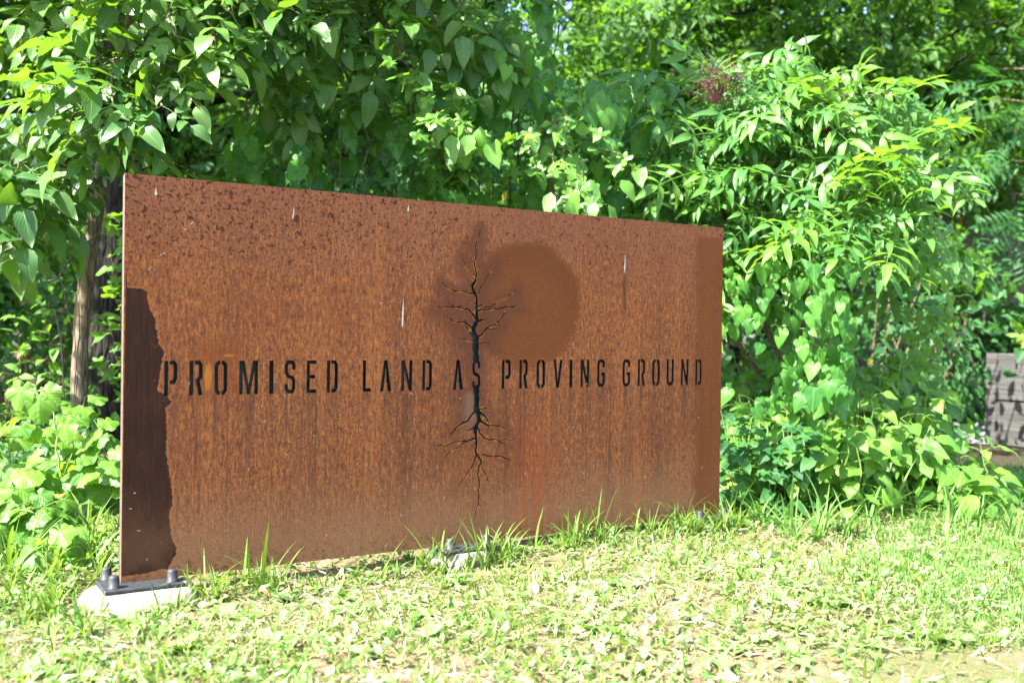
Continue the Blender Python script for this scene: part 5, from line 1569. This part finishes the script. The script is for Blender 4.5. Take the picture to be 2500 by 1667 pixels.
def build_lawn():
    # dry clippings lying flat
    x, y, w, u = lawn_points(50000, power=.9)
    k = (rng.random(len(x)) > bare(x, y) * .82) & ((w > 0) | (u < 0) | (u > PW) | (rng.random(len(x)) < .3))
    x, y = x[k], y[k]; n = len(x)
    pos = np.stack([x, y, gz(x, y) + rng.uniform(.003, .022, n)], 1)
    R = rot_stack(rng.uniform(0, 6.28, n), rng.normal(.05, .28, n), rng.normal(0, .5, n))
    T = [ribbon(.040, .5, 3, .5), ribbon(.03, -.5, 3, -.4), ribbon(.055, 1.0, 3, .8), ribbon(.02, .2, 3)]
    tag(link('grass_clippings', fast_merge('grass_clippings', T, pos, R, rng.uniform(.018, .070, n), rng.random(n) * .96, STRAW)), 'dry straw coloured mown clippings strewn over the lawn', 'clippings', kind='stuff')
    # short mown green blades
    x, y, w, u = lawn_points(104000, power=.9)
    patch = .5 + .5 * np.sin(x * 4.3 + 2 * np.sin(y * 3.1)) * np.sin(y * 5.2 + 1.3 * np.sin(x * 2.7))
    k = (rng.random(len(x)) < .22 + .78 * patch) & (rng.random(len(x)) > bare(x, y) * .93)
    x, y = x[k], y[k]; n = len(x)
    pos = np.stack([x, y, gz(x, y) - .002], 1)
    R = rot_stack(rng.uniform(0, 6.28, n), rng.uniform(.35, 1.45, n), rng.normal(0, .4, n))
    T = [ribbon(.045, .9, 3, .4), ribbon(.035, 1.7, 4, -.5), ribbon(.055, .4, 3), ribbon(.025, 1.2, 3)]
    tag(link('mown_grass', fast_merge('mown_grass', T, pos, R, rng.uniform(.025, .075, n), rng.random(n) * .96, GRASS)), 'short mown green grass of the sunny lawn', 'grass', kind='stuff')
    # finer, greener turf along the right
    x, y, w, u = lawn_points(60000, ymin=2.2, power=.9)
    k = rng.random(len(x)) < 1 / (1 + np.exp(-(x - .30 * y - .22 - .1 * np.sin(y * 5)) / .07)) * (1 - bare(x, y))
    x, y = x[k], y[k]; n = len(x)
    pos = np.stack([x, y, gz(x, y) - .002], 1)
    R = rot_stack(rng.uniform(0, 6.28, n), rng.uniform(.7, 1.5, n), rng.normal(0, .3, n))
    T = [ribbon(.020, .8, 3, .3), ribbon(.016, 1.4, 4), ribbon(.022, .4, 3)]
    tag(link('fine_turf', fast_merge('fine_turf', T, pos, R, rng.uniform(.05, .10, n), rng.random(n) * .9, FINEG)), 'finer greener turf along the right of the lawn', 'grass', kind='stuff')
    # clover and creeping round leaves
    x, y, w, u = lawn_points(17000, power=.9)
    patch = .5 + .5 * np.sin(x * 3.3 + 4 + 1.5 * np.sin(y * 2.1)) * np.sin(y * 4.2 + x)
    k = (rng.random(len(x)) < .15 + .85 * patch) & (rng.random(len(x)) > bare(x, y) * .9)
    x, y = x[k], y[k]; n = len(x)
    def tri(seed):
        V, F, U, o = [], [], [], 0
        th = np.linspace(0, 6.283, 8)[:-1] + .3 * seed
        L = Tpl([(0, 0, 0)] + [(.5 * math.sin(q), .5 * math.cos(q), -.07 + .03 * math.sin(2 * q)) for q in th], [(0, 1 + i, 1 + (i + 1) % 7) for i in range(7)], [(.5, .5)] + [(.5 + .5 * math.sin(q), .5 + .5 * math.cos(q)) for q in th])
        for j in range(3):
            a = j * 2.094
            M = np.array([[math.cos(a), -math.sin(a), 0], [math.sin(a), math.cos(a), 0], [0, 0, 1.0]])
            V.append((L.V * .92 + [0, .46, .05 * (j - 1)]) @ M.T); F.append(L.F + o); U.append(L.uv); o += len(L.V)
        return Tpl(np.concatenate(V), np.concatenate(F), np.concatenate(U))
    pos = np.stack([x, y, gz(x, y) + rng.uniform(.010, .034, n)], 1)
    R = rot_stack(rng.uniform(0, 6.28, n), rng.normal(0, .45, n), rng.normal(0, .45, n))
    tag(link('clover', fast_merge('clover', [tri(0), tri(1)], pos, R, rng.uniform(.008, .015, n), rng.random(n) * .96, CLOVER)), 'low clover leaves spread through the lawn', 'clover', kind='stuff')
    # single fallen or low broad leaves everywhere
    x, y, w, u = lawn_points(7500, power=.9)
    k = rng.random(len(x)) > bare(x, y) * .8
    k &= rng.random(len(x)) > bare(x, y)
    x, y = x[k], y[k]; n = len(x)
    pos = np.stack([x, y, gz(x, y) + rng.uniform(.006, .03, n)], 1)
    R = rot_stack(rng.uniform(0, 6.28, n), rng.normal(.15, .4, n), rng.normal(0, .45, n))
    T = [blade(ovate(.24), 6, 1, .3, d, wave=.25, seed=i) for i, d in enumerate((.4, 1.2, -.5, 1.8))]
    tag(link('plantain_leaves', fast_merge('plantain_leaves', T, pos, R, rng.uniform(.018, .050, n), rng.random(n) ** .7 * .96, CLOVER)), 'scattered low plantain leaves in the mown lawn', 'leaves', kind='stuff')

    # broad rosettes one can pick out
    for k in range(130):
        y = 2.15 + 1.9 * rng.random() ** 1.1
        x = rng.uniform(-.50, .50) * y
        u = (x - PLATE_O[0]) * PD[0] + (y - PLATE_O[1]) * PD[1]; w = (x - PLATE_O[0]) * PN[0] + (y - PLATE_O[1]) * PN[1]
        if w < .10 and -.1 < u < PW + .1: continue
        if min(math.hypot(x - f[0], y - f[1]) for f in FEET) < .25 or bare(np.array([x]), np.array([y]))[0] > .5: continue
        its = []
        m = rng.integers(4, 8); sz = rng.uniform(.035, .062)
        for j in range(m):
            a = j * 6.283 / m + rng.normal(0, .3); el = rng.uniform(.1, .7)
            d = np.array([math.cos(a) * math.cos(el), math.sin(a) * math.cos(el), math.sin(el)])
            its.append((TPL['weed'][rng.integers(4)], frame(d, np.array([-d[0] * .3, -d[1] * .3, 1.0]) + rng.normal(0, .15, 3)), sz * rng.uniform(.7, 1.15), d * .006, min(.96, .25 + .7 * rng.random())))
        o = link('lawn_weed', merge(its, 'lawn_weed', CLOVER))
        o.location = (x, y, float(gz(x, y)) + .004)
        tag(o, 'low green rosette weed growing in the mown lawn', 'weed', 'rosette weeds in the lawn')
    # fallen coloured leaves
    for px, py, c, s_, lab in ((2050, 1372, (.62, .17, .02), .040, 'curled orange fallen leaf in the lawn under GROUND'), (2242, 1434, (.60, .33, .03), .034, 'yellow orange fallen leaf on the fine turf'), (575, 1478, (.30, .10, .05), .05, 'red brown fallen leaf near the left footing'), (640, 1466, (.33, .13, .07), .038, 'small brown fallen leaf beside the left footing'), (145, 1235, (.62, .36, .03), .06, 'yellow leaf among the sunny weeds left of the sign'), (690, 1450, (.40, .22, .12), .045, 'pale tan fallen leaf in front of PROMISED'), (1060, 1395, (.66, .62, .50), .05, 'bleached fallen leaf before the middle footing')):
        D = CAM[2] * FPX / (py - horizon(px))
        p = at(px, py, D)
        if px < 200: p = at(px, py, 3.3)
        t = NT('fallen_leaf')
        t.done(t.principled(t.mix(t.noise(t.coord('Object'), 3, 4), c, tuple(v * .6 for v in c)), .6))
        T = TPL['weed'][2]
        o = link('fallen_leaf', tri_mesh('fallen_leaf', T.V, T.F, T.uv, {'tint': np.full(len(T.V), .5)}, True, t.m))
        o.scale = (s_, s_, s_); o.location = (p[0], p[1], max(p[2], 0) + .03)
        o.rotation_euler = (rng.normal(.3, .2), rng.normal(0, .3), rng.uniform(0, 6.28))
        tag(o, lab, 'leaf')
    # tall blades left by the mower along the plate and at the lawn's edges
    def tuft(x, y, h, nb, label, group, wd=.0042, mat=GRASS):
        its = []
        for j in range(nb):
            T = gblade(wd / h * rng.uniform(.7, 1.2), rng.uniform(.1, 2.3), 9, .25)
            a = rng.uniform(0, 6.28); el = rng.uniform(1.0, 1.5)
            d = np.array([math.cos(a) * math.cos(el), math.sin(a) * math.cos(el), math.sin(el)])
            nrm = np.array([-math.cos(a), -math.sin(a), .3])
            R = frame(d, -nrm)
            its.append((T, frame(d, nrm), h * rng.uniform(.5, 1.15), np.array([rng.normal(0, .009), rng.normal(0, .009), 0]), rng.random() * .95))
        o = link('grass_tuft', merge(its, 'grass_tuft', mat))
        o.location = (x, y, float(gz(x, y)) - .002)
        tag(o, label, 'grass', group)
    for k in range(80):
        u = rng.uniform(.16, PW + .03); w = rng.uniform(.025, .13)
        if min(abs(u - a) for a in (.055, 1.16, PW - .085)) < .06 and w < .09: w = .14
        p = PLATE_O + PD * u + PN * w
        tuft(p[0], p[1], rng.uniform(.09, .27) * rng.uniform(.7, 1), rng.integers(4, 11), 'unmown grass tuft standing against the foot of the steel plate', 'grass tufts along the plate foot')
    for f, r_ in ((FEET[0], .20), (FEET[1], .16), (FEET[2], .13)):
        for k in range(16):
            a = rng.uniform(-math.pi, 0.4)
            x, y = f[0] + math.cos(a) * r_ * rng.uniform(.95, 1.3), f[1] + math.sin(a) * r_ * rng.uniform(.95, 1.3)
            if abs((x - PLATE_O[0]) * PN[0] + (y - PLATE_O[1]) * PN[1]) < .03: continue
            tuft(x, y, rng.uniform(.05, .12), rng.integers(3, 7), 'grass tuft growing at the rim of a concrete footing', 'grass tufts round the footings', .005)
    for k in range(46):
        y = rng.uniform(3.1, 3.9); x = (rng.uniform(-60, 300) - 1250) / FPX * y
        if x > PLATE_O[0] - .14 and y < 3.3: x -= .2
        tuft(x, y, rng.uniform(.12, .26), rng.integers(4, 8), 'tall grass tuft among the sunny weeds left of the sign', 'grass tufts left of the sign', .0065)
    for k in range(30):
        y = rng.uniform(2.5, 3.1); x = (rng.uniform(-60, 230) - 1250) / FPX * y
        tuft(x, y, rng.uniform(.08, .15), rng.integers(4, 8), 'grass tuft on the lawn near the left footing', 'grass tufts near the left footing', .0055)
    for k in range(70):
        y = rng.uniform(3.95, 5.0); x = (rng.uniform(1790, 2520) - 1250) / FPX * y
        tuft(x, y, rng.uniform(.14, .30), rng.integers(5, 10), 'tall grass tuft along the foot of the weed bank', 'grass tufts along the weed bank', .0075, FINEG)
build_lawn()
